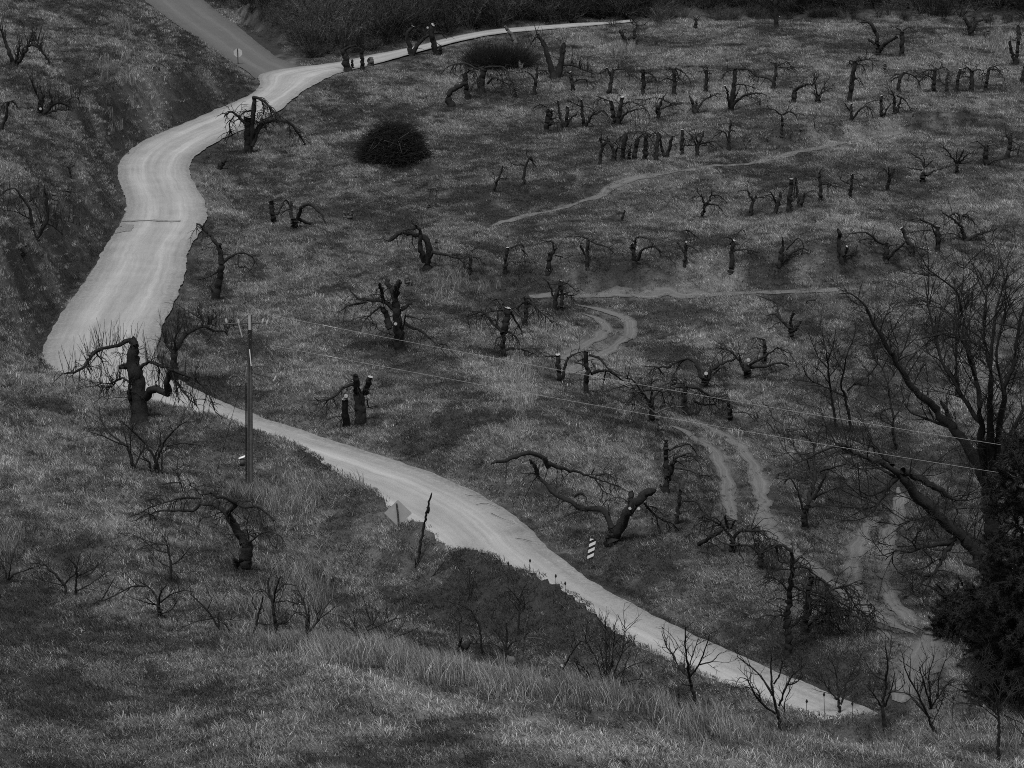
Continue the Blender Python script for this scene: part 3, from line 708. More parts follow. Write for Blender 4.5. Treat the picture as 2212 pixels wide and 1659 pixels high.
rows("""
orchard_tree|tree|u1.1|A1|multi-stemmed tree with a fan of upright shoots at the top left edge|40 16 110,510 70,400 20,270 2,225; 30 14 110,500 130,450 155,345; 34 20 125,505 180,420 215,360 250,335; 22 8 235,345 290,360 350,440 385,500; 16 7 215,360 230,320 300,310
orchard_tree|tree|u.8|A1|low leaning tree with a pale sawn end on the upper left bank|46 38 320,885 312,830 322,760 326,720; 40 18 335,880 380,830 430,790 500,800 550,825; 22 10 345,885 390,860 450,850 540,850; 10 4 305,775 270,700 245,620; 12 6 360,735 400,770 420,790; 12 5 500,795 560,750 600,760 615,800; k 14 312,842
orchard_tree|tree|o.8|A1|thin bending tree cut by the left edge of the photo|30 12 8,1000 50,900 60,800 100,785 150,840; 14 6 55,830 70,790 30,800 10,840
sapling|sapling|s1|A1|tiny forked sapling alone on the left bank above the road bend|18 8 545,1375 540,1330 532,1300 510,1285; 10 5 533,1310 555,1285 578,1275; 7 4 532,1300 530,1280 540,1270
orchard_tree|tree|u.7|B1|spreading thin-limbed tree on the left bank beside the hollow stump|30 12 278,430 240,290 225,180 160,90 115,30 60,40 0,90; 30 14 292,430 330,340 358,280 360,100 345,60; 12 6 225,135 270,100 340,95; 12 5 358,300 430,340 490,400; 10 4 380,270 500,280 620,320; 12 5 225,265 120,210 30,200 0,185; 8 4 330,330 300,200 250,130
broken_snag|dead tree|n|B1|dark shaggy broken trunk standing behind the spreading left tree|64 30 420,190 425,130 415,60
tree_stump|stump|n|B1|small square grey stump on the left bank above the road|48 46 c 522,108 530,32
tree_stump|stump|n|B1|hollow jagged stump with one thin twig on the left bank|78 66 165,545 163,470; 24 8 135,480 138,435; 24 8 195,480 203,440; 5 3 155,450 150,390 165,345
orchard_tree|tree|O1|A1|broken double-trunked tree hanging over the middle of the gravel road|52 46 c 1905,1185 1908,1050 1910,900; 52 32 1925,1180 1948,950 1956,800 1950,748; 44 8 1940,1130 1990,980 2060,940 2150,925 2240,950 2300,1030 2370,1140; 26 8 1955,750 2010,760 2060,800 2120,870 2170,940; 26 10 1888,945 1830,890 1770,865 1730,905; 12 6 1805,895 1770,960 1785,1035; 16 6 1940,855 1880,865 1845,900; 12 5 2020,780 2035,860 2010,920; 12 5 2080,830 2100,900
fallen_log|log|n|A1|short pointed broken stub leaning on the grass right of the road bend|46 14 1690,1300 1725,1255 1752,1220
orchard_tree|tree|u1.5|A2|dark bushy tree on the junction bank in front of the far road|62 40 785,552 770,450 745,370; 26 10 750,390 800,365 850,350 905,395; 22 8 745,375 700,340 670,380; 14 6 905,395 870,330; 14 6 745,370 760,300
orchard_tree|tree|o.6|A2|slim upright trunk with a thick dark top between the bushy junction tree and its stub|34 26 900,542 900,440 890,380; 30 16 890,380 878,330 868,285
orchard_tree|tree|n|A2|slender grey stem close beside the bushy junction tree|24 18 820,535 822,460
tree_stump|stump|n|A2|thick stub trunk with peeling bark beside the far road|50 44 963,518 960,445; 10 6 980,520 985,470 970,440
orchard_tree|tree|o.7|A2|two-armed tree with a long arched right limb beside the far road|44 22 c 1278,432 1262,350 1245,270 1290,202; 36 10 1285,425 1330,340 1410,272 1500,255 1548,298
orchard_tree|tree|o.4|A2|tall pale-topped trunk between the far road and the arched tree|48 32 c 1475,432 1450,330 1430,250 1445,190; 26 22 1500,425 1500,350; 9 5 1445,195 1490,185 1530,205; k 12 1403,215
broken_snag|dead tree|n|A2|leaning bare pole trunk behind the round dark bush|34 20 c 2085,335 2060,280 2025,240 1997,202
orchard_tree|tree|o.6|A2|low bent tree with one horizontal limb at the foot of the tangled group|56 26 1590,822 1560,740 1600,690 1680,652 1712,640
orchard_tree|tree|O1.4|A2|short trunk draped in a curtain of hanging twigs in the tangled group|40 34 1715,765 1698,650 1690,560; 14 6 1690,570 1740,540 1780,580 1790,640
orchard_tree|tree|O.8|A2|thick-trunked tree with long drooping right limbs in the tangled group|54 46 1810,725 1820,610 1840,522; 20 6 1840,515 1780,530 1690,490 1600,500 1535,532; 20 8 1850,522 1950,515 2010,540 2040,620 2090,700; 18 8 1865,645 1920,600 2010,640
broken_snag|dead tree|n|A2|pale splintered snag in front of the round dark bush|32 18 2122,575 2120,520 2112,470; 10 4 2130,530 2140,485; 10 4 2112,530 2100,490
tree_stump|stump|n|A2|small jagged stump on the grass below the junction bank|34 14 630,695 622,660; 20 8 640,690 650,650
orchard_tree|tree|o.2|B2|stub trunk with a white sawn top beside the drooping looped tree|42 34 c 215,305 205,220 195,130
orchard_tree|tree|o.5|B2|looped tree with a white-topped stub and long drooping right limb above the middle grass|60 44 380,348 368,260; 24 20 c 352,255 350,190 348,132; 34 8 400,265 430,180 470,150 520,165 580,230 628,325; 22 8 240,235 280,160 312,120 342,172; 14 6 345,190 300,205 260,232; 28 14 400,268 470,295 540,310 592,352
tree_stump|stump|n|B2|jagged three-pronged stump in the middle of the open grass|30 12 765,275 758,200; 30 10 790,278 788,205; 34 14 810,275 825,195
broken_snag|dead tree|o.3|B2|small hooked snag on the grass below the brush pile|28 12 1418,195 1410,90 1440,25 1482,42; 12 6 1425,60 1428,0
orchard_tree|tree|s.5|A2|thin leaning forked tree right of the brush pile|24 12 1908,1485 1940,1400 1985,1280; 14 6 1930,1405 1960,1380 2022,1378; 6 3 1925,1420 1915,1340
orchard_tree|tree|o.4|A3|slim hooked tree with one left arm, lowest left of the orchard|24 14 245,1430 260,1300 298,1207 320,1245; 12 6 255,1275 200,1272 150,1262; 8 4 300,1230 345,1290
""")
rows("""
orchard_tree|tree|u.5+o.6|A3|big V-forked tree with shaggy shoots right of the round dark bush|50 26 488,608 430,430 400,330 358,262; 16 6 365,270 330,300 300,350; 52 36 508,605 540,460 562,330; 24 8 535,500 620,500 720,540 800,572
orchard_tree|tree|o.5|A3|crooked tree leaning back over the end of the far road|40 22 1045,355 1020,290 988,232; 28 22 1052,345 1065,292 1105,290 1102,222; 10 5 1050,120 1090,150 1135,205; 8 4 1060,130 1100,190 1200,190
orchard_tree|tree|o.3|A3|dark trunk on the skyline left of centre of the hilltop|30 20 1575,228 1578,140; 9 4 1578,150 1550,120; 9 4 1578,145 1605,115
orchard_tree|tree|o.6|A3|leftmost trunk of the topmost orchard row, crooked left arm|30 18 330,738 340,620 356,520; 16 6 338,620 310,580 280,560 255,545; 10 5 352,545 410,545 440,575; 8 4 350,560 400,580
orchard_tree|tree|o.6|A3|flat-cut leaning trunk, second from the left in the topmost orchard row|30 24 c 637,705 615,620 605,556; 12 6 605,565 580,555 560,560; 14 5 632,635 690,610 740,620 795,685
orchard_tree|tree|o.7|A3|forked trunk with a short left prong, third from left in the topmost row|32 24 905,728 925,620 935,532; 16 10 c 915,585 900,550 890,520; 14 5 938,540 1030,535 1060,580 1100,590; 10 4 890,530 850,545 830,575
orchard_tree|tree|o.7|A3|straight post-like trunk with two right arms, fourth in the topmost row|30 26 c 1168,738 1170,640 1168,540; 14 5 1166,552 1110,545 1060,556; 14 5 1180,550 1240,580 1295,645; 14 6 1180,640 1240,625 1290,628
orchard_tree|tree|o.8|A3|straight trunk with sweeping drooping right branches, fifth in the topmost row|30 26 1407,742 1412,640 1410,530; 14 5 1402,540 1370,528 1345,540; 14 5 1400,615 1350,605 1300,632; 16 5 1420,525 1470,550 1510,590 1545,650; 10 4 1420,535 1440,590 1430,640
orchard_tree|tree|o.5|A3|knobbly narrow trunk with a thin left prong, sixth in the topmost row|30 20 1647,712 1658,600 1660,540; 14 7 1652,565 1640,535 1630,518; 10 5 1668,570 1695,565 1702,590; 8 4 1662,545 1720,545
orchard_tree|tree|o.7|A3|large three-forked tree with a tall middle trunk in the topmost row|44 26 1845,858 1858,760 1870,660 1882,530; 24 12 c 1835,820 1824,740 1815,690 1800,660; 26 8 1862,815 1920,750 2000,725 2085,715; 16 8 1868,775 1900,712; 12 5 1880,530 1810,555 1785,600; 12 5 1888,530 1980,540 2030,585; 10 4 1875,660 1930,650 2010,670 2080,700
orchard_tree|tree|o.8|A4|tree with a long weeping left limb right of the three-forked tree|30 18 275,695 292,580 300,485; 20 5 282,637 225,600 150,590 100,540 20,525; 14 5 302,510 350,490 390,480 420,530; 10 4 320,520 370,520 405,548; 8 4 298,490 250,480
orchard_tree|tree|o.8|A3|short paired trunks with weeping left twigs, leftmost of the second row|36 30 420,1018 428,930 440,842; 26 22 c 440,960 460,900 466,845; 14 5 450,930 485,910 522,910; 14 6 440,972 500,945 548,960; 12 4 425,825 370,808 330,835
orchard_tree|tree|o.6|A3|V-shaped tree with a white-topped right stub, second in the second row|26 14 c 563,992 530,900 513,780; 30 24 c 570,980 580,900 588,820; 22 10 582,965 610,910 660,880
orchard_tree|tree|o.9|A3|low tree with arching right limbs, third in the second row|34 16 c 718,985 700,870 697,770; 26 8 728,965 780,890 870,850; 16 6 740,950 790,870 850,850; 12 5 690,820 640,800 580,775
orchard_tree|tree|o.9|A3|wide fan tree with a thick white-topped stub in the second row|36 26 c 968,965 940,880 925,780; 36 28 c 975,940 995,830 1007,746; 24 5 988,935 1030,880 1100,850 1200,830; 12 5 1020,800 1080,785 1200,835; 12 4 920,785 860,760 790,735
orchard_tree|tree|o.6|A3|slim tree with a pointed top and flat right twigs in the second row|28 14 1283,915 1300,820 1330,740; 18 14 c 1282,880 1270,815; 12 4 1310,840 1390,810 1480,800; 10 4 1325,770 1400,800 1470,790; 8 4 1320,760 1240,755 1150,780
orchard_tree|tree|o.6|A3|Y-shaped tree with a long rising right limb in the second row|36 14 1572,882 1550,790 1525,738; 20 14 c 1575,850 1580,785; 20 6 1588,842 1640,770 1740,728
tree_stump|stump|n|A3|short stump with a pale sawn top right of the three-forked tree|28 26 c 2060,828 2063,755
orchard_tree|tree|o.5|A3|leaning slim trunk at the left end of the crowded third row|28 20 838,1270 850,1150 897,1072; 14 10 850,1105 832,1068; 8 4 890,1080 830,1075
orchard_tree|tree|o.5|A3|split trunk, second from the left in the crowded third row|38 18 940,1248 945,1180 928,1130 908,1088; 20 10 948,1185 975,1135
orchard_tree|tree|O.6|A3|thick dark trunk, third in the crowded third row|38 32 1012,1242 1018,1120 1040,1032; 9 4 1040,1040 990,1060 950,1100
orchard_tree|tree|o.4|A3|short thin trunk squeezed between two thick ones in the crowded third row|28 22 1062,1238 1066,1150; 10 5 1066,1160 1085,1110
orchard_tree|tree|O.7|A3|tall dark trunk with tangled top in the middle of the crowded third row|38 28 1098,1238 1112,1150 1132,1062; 12 5 1130,1070 1180,1030 1230,1060
orchard_tree|tree|O.8|A3|trunk under a tangled canopy, right of the tall one in the crowded third row|38 26 1175,1243 1188,1150 1190,1050; 14 5 1190,1060 1160,1020 1110,1015
orchard_tree|tree|o.5|A3|straight trunk with a pale tip just left of the V tree in the third row|34 20 1270,1238 1276,1130 1287,1020; 12 5 1282,1040 1240,1005
orchard_tree|tree|o.4|A3|open V-shaped tree in the right part of the third row|24 16 1346,1232 1310,1130 1300,1030; 30 20 1354,1228 1375,1130 1397,1050; 9 4 1397,1055 1440,1045
orchard_tree|tree|o.4|A3|white-topped post trunk with a low right arm in the third row|26 24 c 1468,1205 1467,1100 1472,1000; 22 8 1475,1170 1490,1122 1570,1120; 9 4 1478,1060 1500,1090
orchard_tree|tree|o.8|A3|low wide tree with arching right branches ending the third row|34 12 1590,1215 1590,1120 1612,1080 1640,1010; 18 6 1608,1110 1700,1090 1750,1110 1795,1155; 14 6 1585,1130 1560,1080 1520,1020; 10 4 1620,1120 1700,1130 1740,1165; 14 8 1590,1100 1575,1050
orchard_tree|tree|o.5|A3|thin upright trunk with a bent left branch below the Y-shaped tree|26 14 1830,1155 1836,1050 1847,925; 16 5 1826,1085 1800,1020 1740,1000; 8 4 1838,1000 1880,1010
tree_stump|stump|n|A3|stubby dark stump right of the thin upright trunk|26 20 1988,1118 1988,1070
tree_stump|stump|n|A4|dark stub with a thin stake rising from it|30 24 222,1105 224,1055; 6 4 228,1060 229,950
tree_stump|stump|n|A3|small forked stump on the grass left of the third row|20 10 650,1305 655,1240; 10 5 652,1270 662,1235; 9 5 645,1280 640,1245
""", G1)
rows("""
orchard_tree|tree|o.3|A4|tall grey trunk fading into the dark woods on the skyline|34 20 300,215 297,120 292,0 288,-120; 10 4 295,60 340,20; 10 4 293,10 250,-40; k 5 326,130
orchard_tree|tree|o.4|A4|big two-armed tree with a knob on its left near the hilltop|42 18 1080,430 1080,290 1060,230 1010,172 945,176; 22 18 1062,340 1040,318 1008,305; 30 22 c 1098,392 1150,330 1240,282; 8 4 1010,175 960,150
orchard_tree|tree|o.6|A4|club-shaped trunk with small curved top branches near the hilltop|40 30 c 1270,435 1270,340 1272,248; 12 5 1280,235 1330,210 1390,247; 12 5 1262,235 1228,214
orchard_tree|tree|o.6|A4|forked tree with curling arms on the right skyline|46 22 1800,280 1790,200 1740,120; 30 8 1808,275 1840,180 1900,150 1962,160; 10 4 1745,130 1730,60 1740,10; 12 5 1800,190 1810,140 1850,130; 8 4 1745,40 1800,30 1860,50
tree_stump|stump|n|A4|split grey stump standing in pale grass near the right skyline|36 22 1942,320 1935,220; 26 22 c 1925,300 1908,240
orchard_tree|tree|o.2|A4|fork of two pale-topped stubs near the right edge|30 24 c 2158,505 2160,420 2165,318; 30 20 c 2142,470 2115,400 2104,318
orchard_tree|tree|o.3|A4|tall dark trunk behind the pale-topped fork at the right edge|36 26 2175,345 2170,270 2168,195; 12 5 2170,230 2200,280
orchard_tree|tree|o.3|A4|slanting trunk cut off by the upper right edge|30 18 2192,642 2202,580 2222,500
tree_stump|stump|n|A4|short dark stump alone on the upper slope|28 24 c 1140,555 1140,498
orchard_tree|tree|o.6|A4|tallest lone trunk with a drooping crown arm on the upper slope|40 30 868,785 880,690 892,600 910,470; 14 5 918,470 1030,465 1046,550; 14 5 898,475 870,470 860,505; 12 8 890,605 870,640 866,660; 10 4 900,500 960,500 985,540; 10 5 890,620 940,600 950,630
orchard_tree|tree|o.5|A4|young wide-forked tree directly in front of the tallest lone trunk|26 16 c 874,948 878,870 880,798; 14 6 872,855 840,815 818,782; 20 5 885,925 950,840 1010,825 1070,882
orchard_tree|tree|o.4|A4|thick bent trunk reaching right like an elbow on the upper slope|42 34 432,802 440,740 440,695; 30 8 445,695 510,660 592,648; 8 4 430,680 400,668
orchard_tree|tree|s1.3|A4|bushy low tree with a goblet crown right of the elbow tree|40 32 620,798 622,745; 18 9 612,760 590,690; 16 6 635,735 660,680 692,620; 14 5 628,735 700,690 750,685; 12 5 620,740 600,640 610,600
orchard_tree|tree|o.7|A4|drooping-topped trunk behind the pair of V trees|34 22 1243,720 1250,620 1282,558; 14 5 1262,592 1220,600 1190,625; 14 5 1285,562 1350,580 1410,635; 10 4 1265,580 1230,570 1190,600
orchard_tree|tree|o.2|A4|narrow V-shaped tree, left one of the pair on the slope|24 20 c 1118,908 1110,830 1112,738; 20 9 1128,905 1150,850 1185,795; 8 4 1110,770 1040,780 1000,800
orchard_tree|tree|o.7|A4|narrow V-shaped tree with tangled crown, right one of the pair|28 20 1213,885 1212,820 1215,750; 20 12 1225,878 1245,820 1270,745; 14 6 1215,755 1195,710 1180,685; 14 5 1235,740 1290,770 1340,855; 10 4 1200,735 1170,720
orchard_tree|tree|o.8|A4|leftmost trunk of the short row of five at upper right|34 24 1510,712 1520,600 1532,520; 14 5 1512,612 1460,580 1420,612; 14 5 1526,545 1470,540 1385,582; 10 4 1535,540 1600,520 1640,555
orchard_tree|tree|o.5|A4|thinnest trunk, second in the short row of five at upper right|24 16 1615,718 1617,640 1630,558; 10 4 1608,655 1570,630 1540,608; 8 4 1628,570 1655,600
orchard_tree|tree|o.5|A4|leaning middle trunk of the short row of five at upper right|28 22 c 1690,718 1700,620 1720,530; 10 4 1715,545 1760,560
orchard_tree|tree|o.7|A4|thickest trunk, fourth in the short row of five at upper right|38 28 c 1805,713 1808,620 1812,540; 14 6 1808,555 1770,520 1740,540; 12 5 1820,548 1860,535 1900,545; 12 5 1800,600 1760,590
orchard_tree|tree|o.9|A4|rightmost trunk with a hooked right branch in the short row of five|28 18 1912,698 1930,600 1946,518; 16 5 1945,532 2010,540 2060,605; 10 4 1935,580 1900,565 1860,590; 10 4 1942,530 1990,515 2040,560
orchard_tree|tree|o.3|A4|slim tree with two arching horns, left of the small stumps|24 18 338,1075 345,980 346,895; 14 5 344,892 290,850 245,840; 16 6 350,886 400,862 450,890 470,938; 7 3 358,950 400,980 440,1040
tree_stump|stump|n|A4|small dark stump just right of the two-horned slim tree|24 18 490,1032 490,985
tree_stump|stump|s.5|A4|low stub with two thin upright shoots|30 12 615,1008 625,985; 8 4 612,1000 595,950 578,895; 6 3 605,990 590,955
tree_stump|stump|n|A4|small square stump on the open slope right of the shooting stub|26 22 737,978 736,935
tree_stump|stump|n|A4|stub with a thin twig below the right V tree|26 18 1362,908 1360,868; 5 3 1370,880 1392,845
orchard_tree|tree|s.5|A4|low goblet tree with crossing arms in the lower right orchard|48 34 1432,1412 1432,1370 1440,1325; 18 8 1445,1290 1410,1225 1338,1180; 20 7 1462,1355 1520,1320 1592,1298; 14 6 1425,1312 1360,1302 1298,1290; 14 8 1450,1290 1480,1260 1510,1235; 10 5 1445,1280 1440,1220 1420,1180
orchard_tree|tree|s.5|A4|fan-shaped tree with many straight arms right of the low goblet tree|28 24 1695,1340 1695,1265; 16 7 1690,1262 1640,1190 1588,1128; 18 8 1700,1255 1730,1195 1748,1150; 14 5 1710,1258 1780,1190 1845,1180; 10 4 1698,1262 1690,1200 1700,1150; 10 4 1715,1262 1790,1250 1830,1225; 8 4 1660,1220 1600,1190
orchard_tree|tree|o.5|A4|thick ragged trunk with a low sagging right arm in the lower right orchard|42 34 1925,1280 1915,1200 1930,1128; 14 5 1940,1275 1980,1240 2055,1228; 10 5 1925,1140 1890,1120 1840,1080
orchard_tree|tree|o.5|A4|knobby forked trunk with an upright spur near the right edge|38 28 2080,1225 2100,1130 2112,1038; 18 12 2102,1085 2075,1035; 14 5 2112,1162 2180,1145; 7 5 2072,1030 2062,950; 10 4 2125,1090 2200,1135
orchard_tree|tree|o.4|A4|leaning small tree with a split top, right of the small pollard|34 16 1163,1478 1175,1380 1212,1302; 14 8 1172,1365 1168,1288; 8 4 1170,1350 1120,1290
orchard_tree|tree|o.6|A4|small pollard with bent side arms in the right middle orchard|28 16 868,1535 882,1430 888,1342; 12 5 868,1420 805,1390 788,1360; 12 5 890,1375 930,1390 950,1465; 10 4 885,1365 870,1350
orchard_tree|tree|o1|A4|dense twiggy trunk with a bushy right side in the right middle orchard|30 20 640,1563 640,1440 632,1335; 14 5 648,1425 690,1420 740,1442; 12 5 655,1410 700,1410 760,1450; 10 4 630,1340 660,1290
orchard_tree|tree|o.4|A4|V tree at the right end of the cluster of four, middle orchard|26 14 482,1602 465,1480 450,1370; 26 14 490,1600 505,1540 520,1490; 12 5 455,1380 430,1520; 8 4 520,1500 560,1475
orchard_tree|tree|o.2|A4|thick straight white-tipped post trunk in the cluster of four|40 30 c 398,1635 405,1510 418,1380
orchard_tree|tree|o.5|A4|leaning trunk with a weeping left arm in the cluster of four|34 22 283,1658 318,1560 336,1482; 16 5 300,1568 262,1490 205,1475; 10 4 300,1560 240,1510 190,1540; 8 4 310,1590 340,1575
orchard_tree|tree|o.5|B4|Y-shaped tree at the left end of the cluster of four|34 14 93,250 120,140 100,90 80,50; 18 12 122,135 150,85; 10 4 80,52 40,45 2,58; 8 4 85,55 75,10
orchard_tree|tree|o.7|B3|lone forked tree with drooping right arms below the pale grass path|32 14 1618,262 1650,165 1695,90; 16 7 1642,172 1630,120 1618,75; 16 5 1672,152 1740,160 1782,205; 12 5 1700,82 1760,90 1818,145; 8 4 1690,100 1700,50; 10 4 1635,100 1580,90 1530,120
wooden_post|post|n|B3|short dark leaning post alone on the middle slope|22 12 1003,285 1015,245 1030,200
""", G1)
rows("""
orchard_tree|tree|O.7|B2|arching two-stemmed tree with a weeping left limb on the pale knoll|56 30 1395,670 1408,560 1410,500 1390,420 1335,392 1235,368 1165,388 1100,440; 44 22 1380,600 1345,490 1342,380 1310,312; 18 8 1310,342 1235,350 1180,382; 30 8 1418,572 1450,530 1550,545 1650,580 1705,655; 10 4 1290,400 1285,450 1310,500
broken_snag|dead tree|n|B2|thin broken snag with a pale cut, just right of the knoll tree|24 18 c 1475,620 1475,540 1468,425
orchard_tree|tree|o.7|B2|faint weeping tree, leftmost of the long middle row|28 20 1725,715 1730,640 1738,555; 10 4 1738,515 1765,500 1805,478; 12 4 1755,560 1800,570 1835,592; 8 4 1735,560 1690,570
orchard_tree|tree|o.6|B3|trunk with a pale cut and hooked right branch, second of the middle row|30 24 c 103,695 110,590 124,487; 16 6 150,490 200,468 240,470 252,502; 12 4 235,505 265,535 292,565; 10 4 130,600 200,600 230,640
orchard_tree|tree|o.8|B3|gnarled trunk with peeled bark, third of the middle row|40 26 430,695 445,590 482,500; 16 6 480,505 470,450 430,440 385,435; 12 5 495,550 540,560 575,575; 12 5 478,520 510,480; 12 6 445,560 435,535
orchard_tree|tree|o.6|B3|straight trunk with a stubby cut left arm, fourth of the middle row|30 22 735,665 740,520 752,430; 18 14 c 726,545 705,510 682,470; 14 4 742,418 700,405 610,398; 16 5 765,440 850,470 910,495 965,550; 12 5 750,450 790,430
orchard_tree|tree|o.8|B3|trunk with a big arched right limb and pale cut, fifth of the middle row|36 28 c 1100,655 1095,540 1078,460; 22 14 1100,510 1108,450 1115,410; 14 5 1115,412 1160,405 1205,420 1240,455; 24 6 1125,585 1170,500 1240,480 1290,500 1370,582; 10 4 1290,505 1310,560
orchard_tree|tree|o.5|B3|slim trunk with two white cut faces, sixth of the middle row|26 22 1488,660 1498,560 1500,455; 18 14 c 1487,525 1460,480 1430,442; 14 5 1500,420 1488,350 1550,380 1605,425; 12 4 1515,470 1560,490 1600,522; k 11 1503,447
orchard_tree|tree|o.6|B3|thick trunk with a flat right arm, seventh of the middle row|38 26 c 1845,668 1858,540 1870,432; 14 5 1880,507 1980,505 2060,528; 12 5 1868,440 1830,410 1770,415; 12 5 1880,410 1930,350 1970,400; 10 5 1850,470 1835,440
orchard_tree|tree|o.6|B4|leaning trunk with a broad right arch and white cut, eighth of the middle row|40 30 c 315,668 335,565 352,478; 16 8 352,470 350,410; 26 6 345,605 420,530 500,495 560,515 612,550; 14 5 378,505 440,440 480,415 520,485
orchard_tree|tree|o.4|B4|dark twisted trunk with a hooked head, ninth of the middle row|38 26 812,618 800,540 778,450 790,395 775,342; 26 18 c 822,560 838,520 846,478; 22 7 818,562 860,545 905,520 932,465; 10 4 870,545 905,548
orchard_tree|tree|o.7|B4|stout trunk with long flat left limbs, tenth of the middle row|40 34 1145,625 1150,540 1156,450; 22 5 1132,462 1080,440 1000,375 900,378 838,386; 26 14 1160,575 1220,510 1292,450; 12 5 1178,470 1210,468 1252,460; 14 5 1080,440 1000,418 930,440; 10 4 1140,470 1170,410
orchard_tree|tree|o.3|B4|short kinked trunk leaning left with a cut tip, right end of the middle row|44 26 1340,545 1358,480; 30 24 c 1350,480 1312,430 1265,335; 10 5 1300,400 1275,410; 10 4 1380,480 1430,500 1500,540; 12 5 1340,485 1320,495
orchard_tree|tree|o.8|B4|trunk with a large white cut top under the right-hand tangle|38 32 c 1545,535 1552,430 1548,322; 16 5 1542,335 1480,300 1390,265 1285,282; 16 7 1540,402 1515,360 1495,300; 10 4 1500,352 1400,360 1350,392; 10 5 1560,440 1600,400 1640,340
orchard_tree|tree|O.8|B4|low tangled tree with a long fallen right limb at the end of the middle row|36 22 1765,440 1742,370 1728,318; 22 10 1732,322 1690,290 1640,250 1578,214; 14 5 1640,242 1690,220 1722,272; 12 5 1722,292 1745,235 1780,240 1790,295; 24 10 1768,432 1850,390 1930,365 2005,338; 10 4 1750,425 1660,380 1560,395; 10 4 1770,435 1850,440 1910,445
fruit_tree|tree|O.7|B2|large gnarled tree with a round saw cut standing in the middle meadow|78 62 1190,1295 1178,1160 1165,1010 1142,900; 46 34 1142,905 1130,810 1082,735; 52 44 1150,880 1160,800 1192,745; 28 22 1062,895 1050,830 1032,760; 40 10 1150,962 1060,900 960,900 870,880 800,808; 24 6 930,905 860,920 800,930 715,985; 20 6 1045,942 980,990 920,1045; 48 40 1112,1115 1085,1010 1052,950; 34 18 1195,965 1235,945 1282,908; 26 6 1228,1072 1290,1110 1360,1130 1420,1190 1480,1240 1525,1262; 18 12 1200,1155 1218,1080 1232,1005; 8 4 1140,1165 1040,1130 970,1060; 14 5 1235,1015 1300,1025 1370,1060; k 17 1156,1080
broken_snag|dead tree|n|B2|dark shredded stub on the pale knoll behind the large gnarled tree|54 30 1240,800 1245,705; 24 10 1265,800 1285,740
fruit_tree|tree|O.9|B2|weeping tree with a pale topped slanting trunk beside the small track bend|44 26 1980,1335 1984,1240 1984,1150; 56 44 c 1990,1150 2010,1060 2022,952; 26 10 1975,1140 1900,1065 1835,985 1770,1000 1700,1020; 20 6 2010,955 1985,900 1950,880 1900,905; 20 6 2045,985 2090,1070 2140,1145; 20 8 1998,1285 2050,1265 2140,1275 2230,1312; 14 5 2000,965 1900,980 1750,1025; 18 6 1995,1135 2050,1150 2100,1200 2110,1250; 14 5 2030,970 2080,950 2120,990; 14 6 1980,1170 1940,1190 1920,1260; 14 6 2120,1290 2110,1330 2140,1370; 16 6 1960,1130 1940,1080 1950,1000
fruit_tree|tree|O.7|B3|umbrella-like tree with weeping right branches just behind the weeping slanting trunk|38 28 265,1090 268,980 262,880; 18 6 278,890 330,940 400,1000 465,1065; 16 7 252,912 225,930 185,968; 14 5 262,882 290,878 318,930; 12 5 275,920 330,935 350,985; 10 5 255,890 245,870
fruit_tree|tree|o.7|B3|tall forked tree with a white-capped stem at the start of the small track|38 22 490,985 492,870 535,778; 28 22 c 540,950 546,850 540,745; 16 6 475,862 455,800 430,750 388,718; 9 5 438,775 490,772 542,778; 16 6 500,862 550,848 600,855 660,850; 12 4 545,750 600,775 660,830; 12 6 545,850 600,830
fruit_tree|tree|o.6|B3|low V of two stems with a cut top where the small track ends|34 30 c 522,1535 520,1430 512,1312; 30 18 540,1535 560,1430 585,1335; 14 5 503,1322 450,1328 395,1335; 18 6 588,1342 640,1310 720,1290; 5 3 512,1310 505,1215; 8 4 470,1330 465,1370
fruit_tree|tree|o.8|B3|straight dark trunk with a white cap and drooping right branches beside the small track|38 32 c 725,1615 732,1450 732,1288; 20 6 755,1318 830,1340 900,1420 995,1485; 16 6 722,1405 690,1385 645,1380; 24 10 770,1462 830,1440 900,1440 960,1475 1015,1515; 14 5 880,1440 865,1530; 12 6 720,1340 680,1360 640,1380; 9 4 770,1365 795,1420
""", G1)
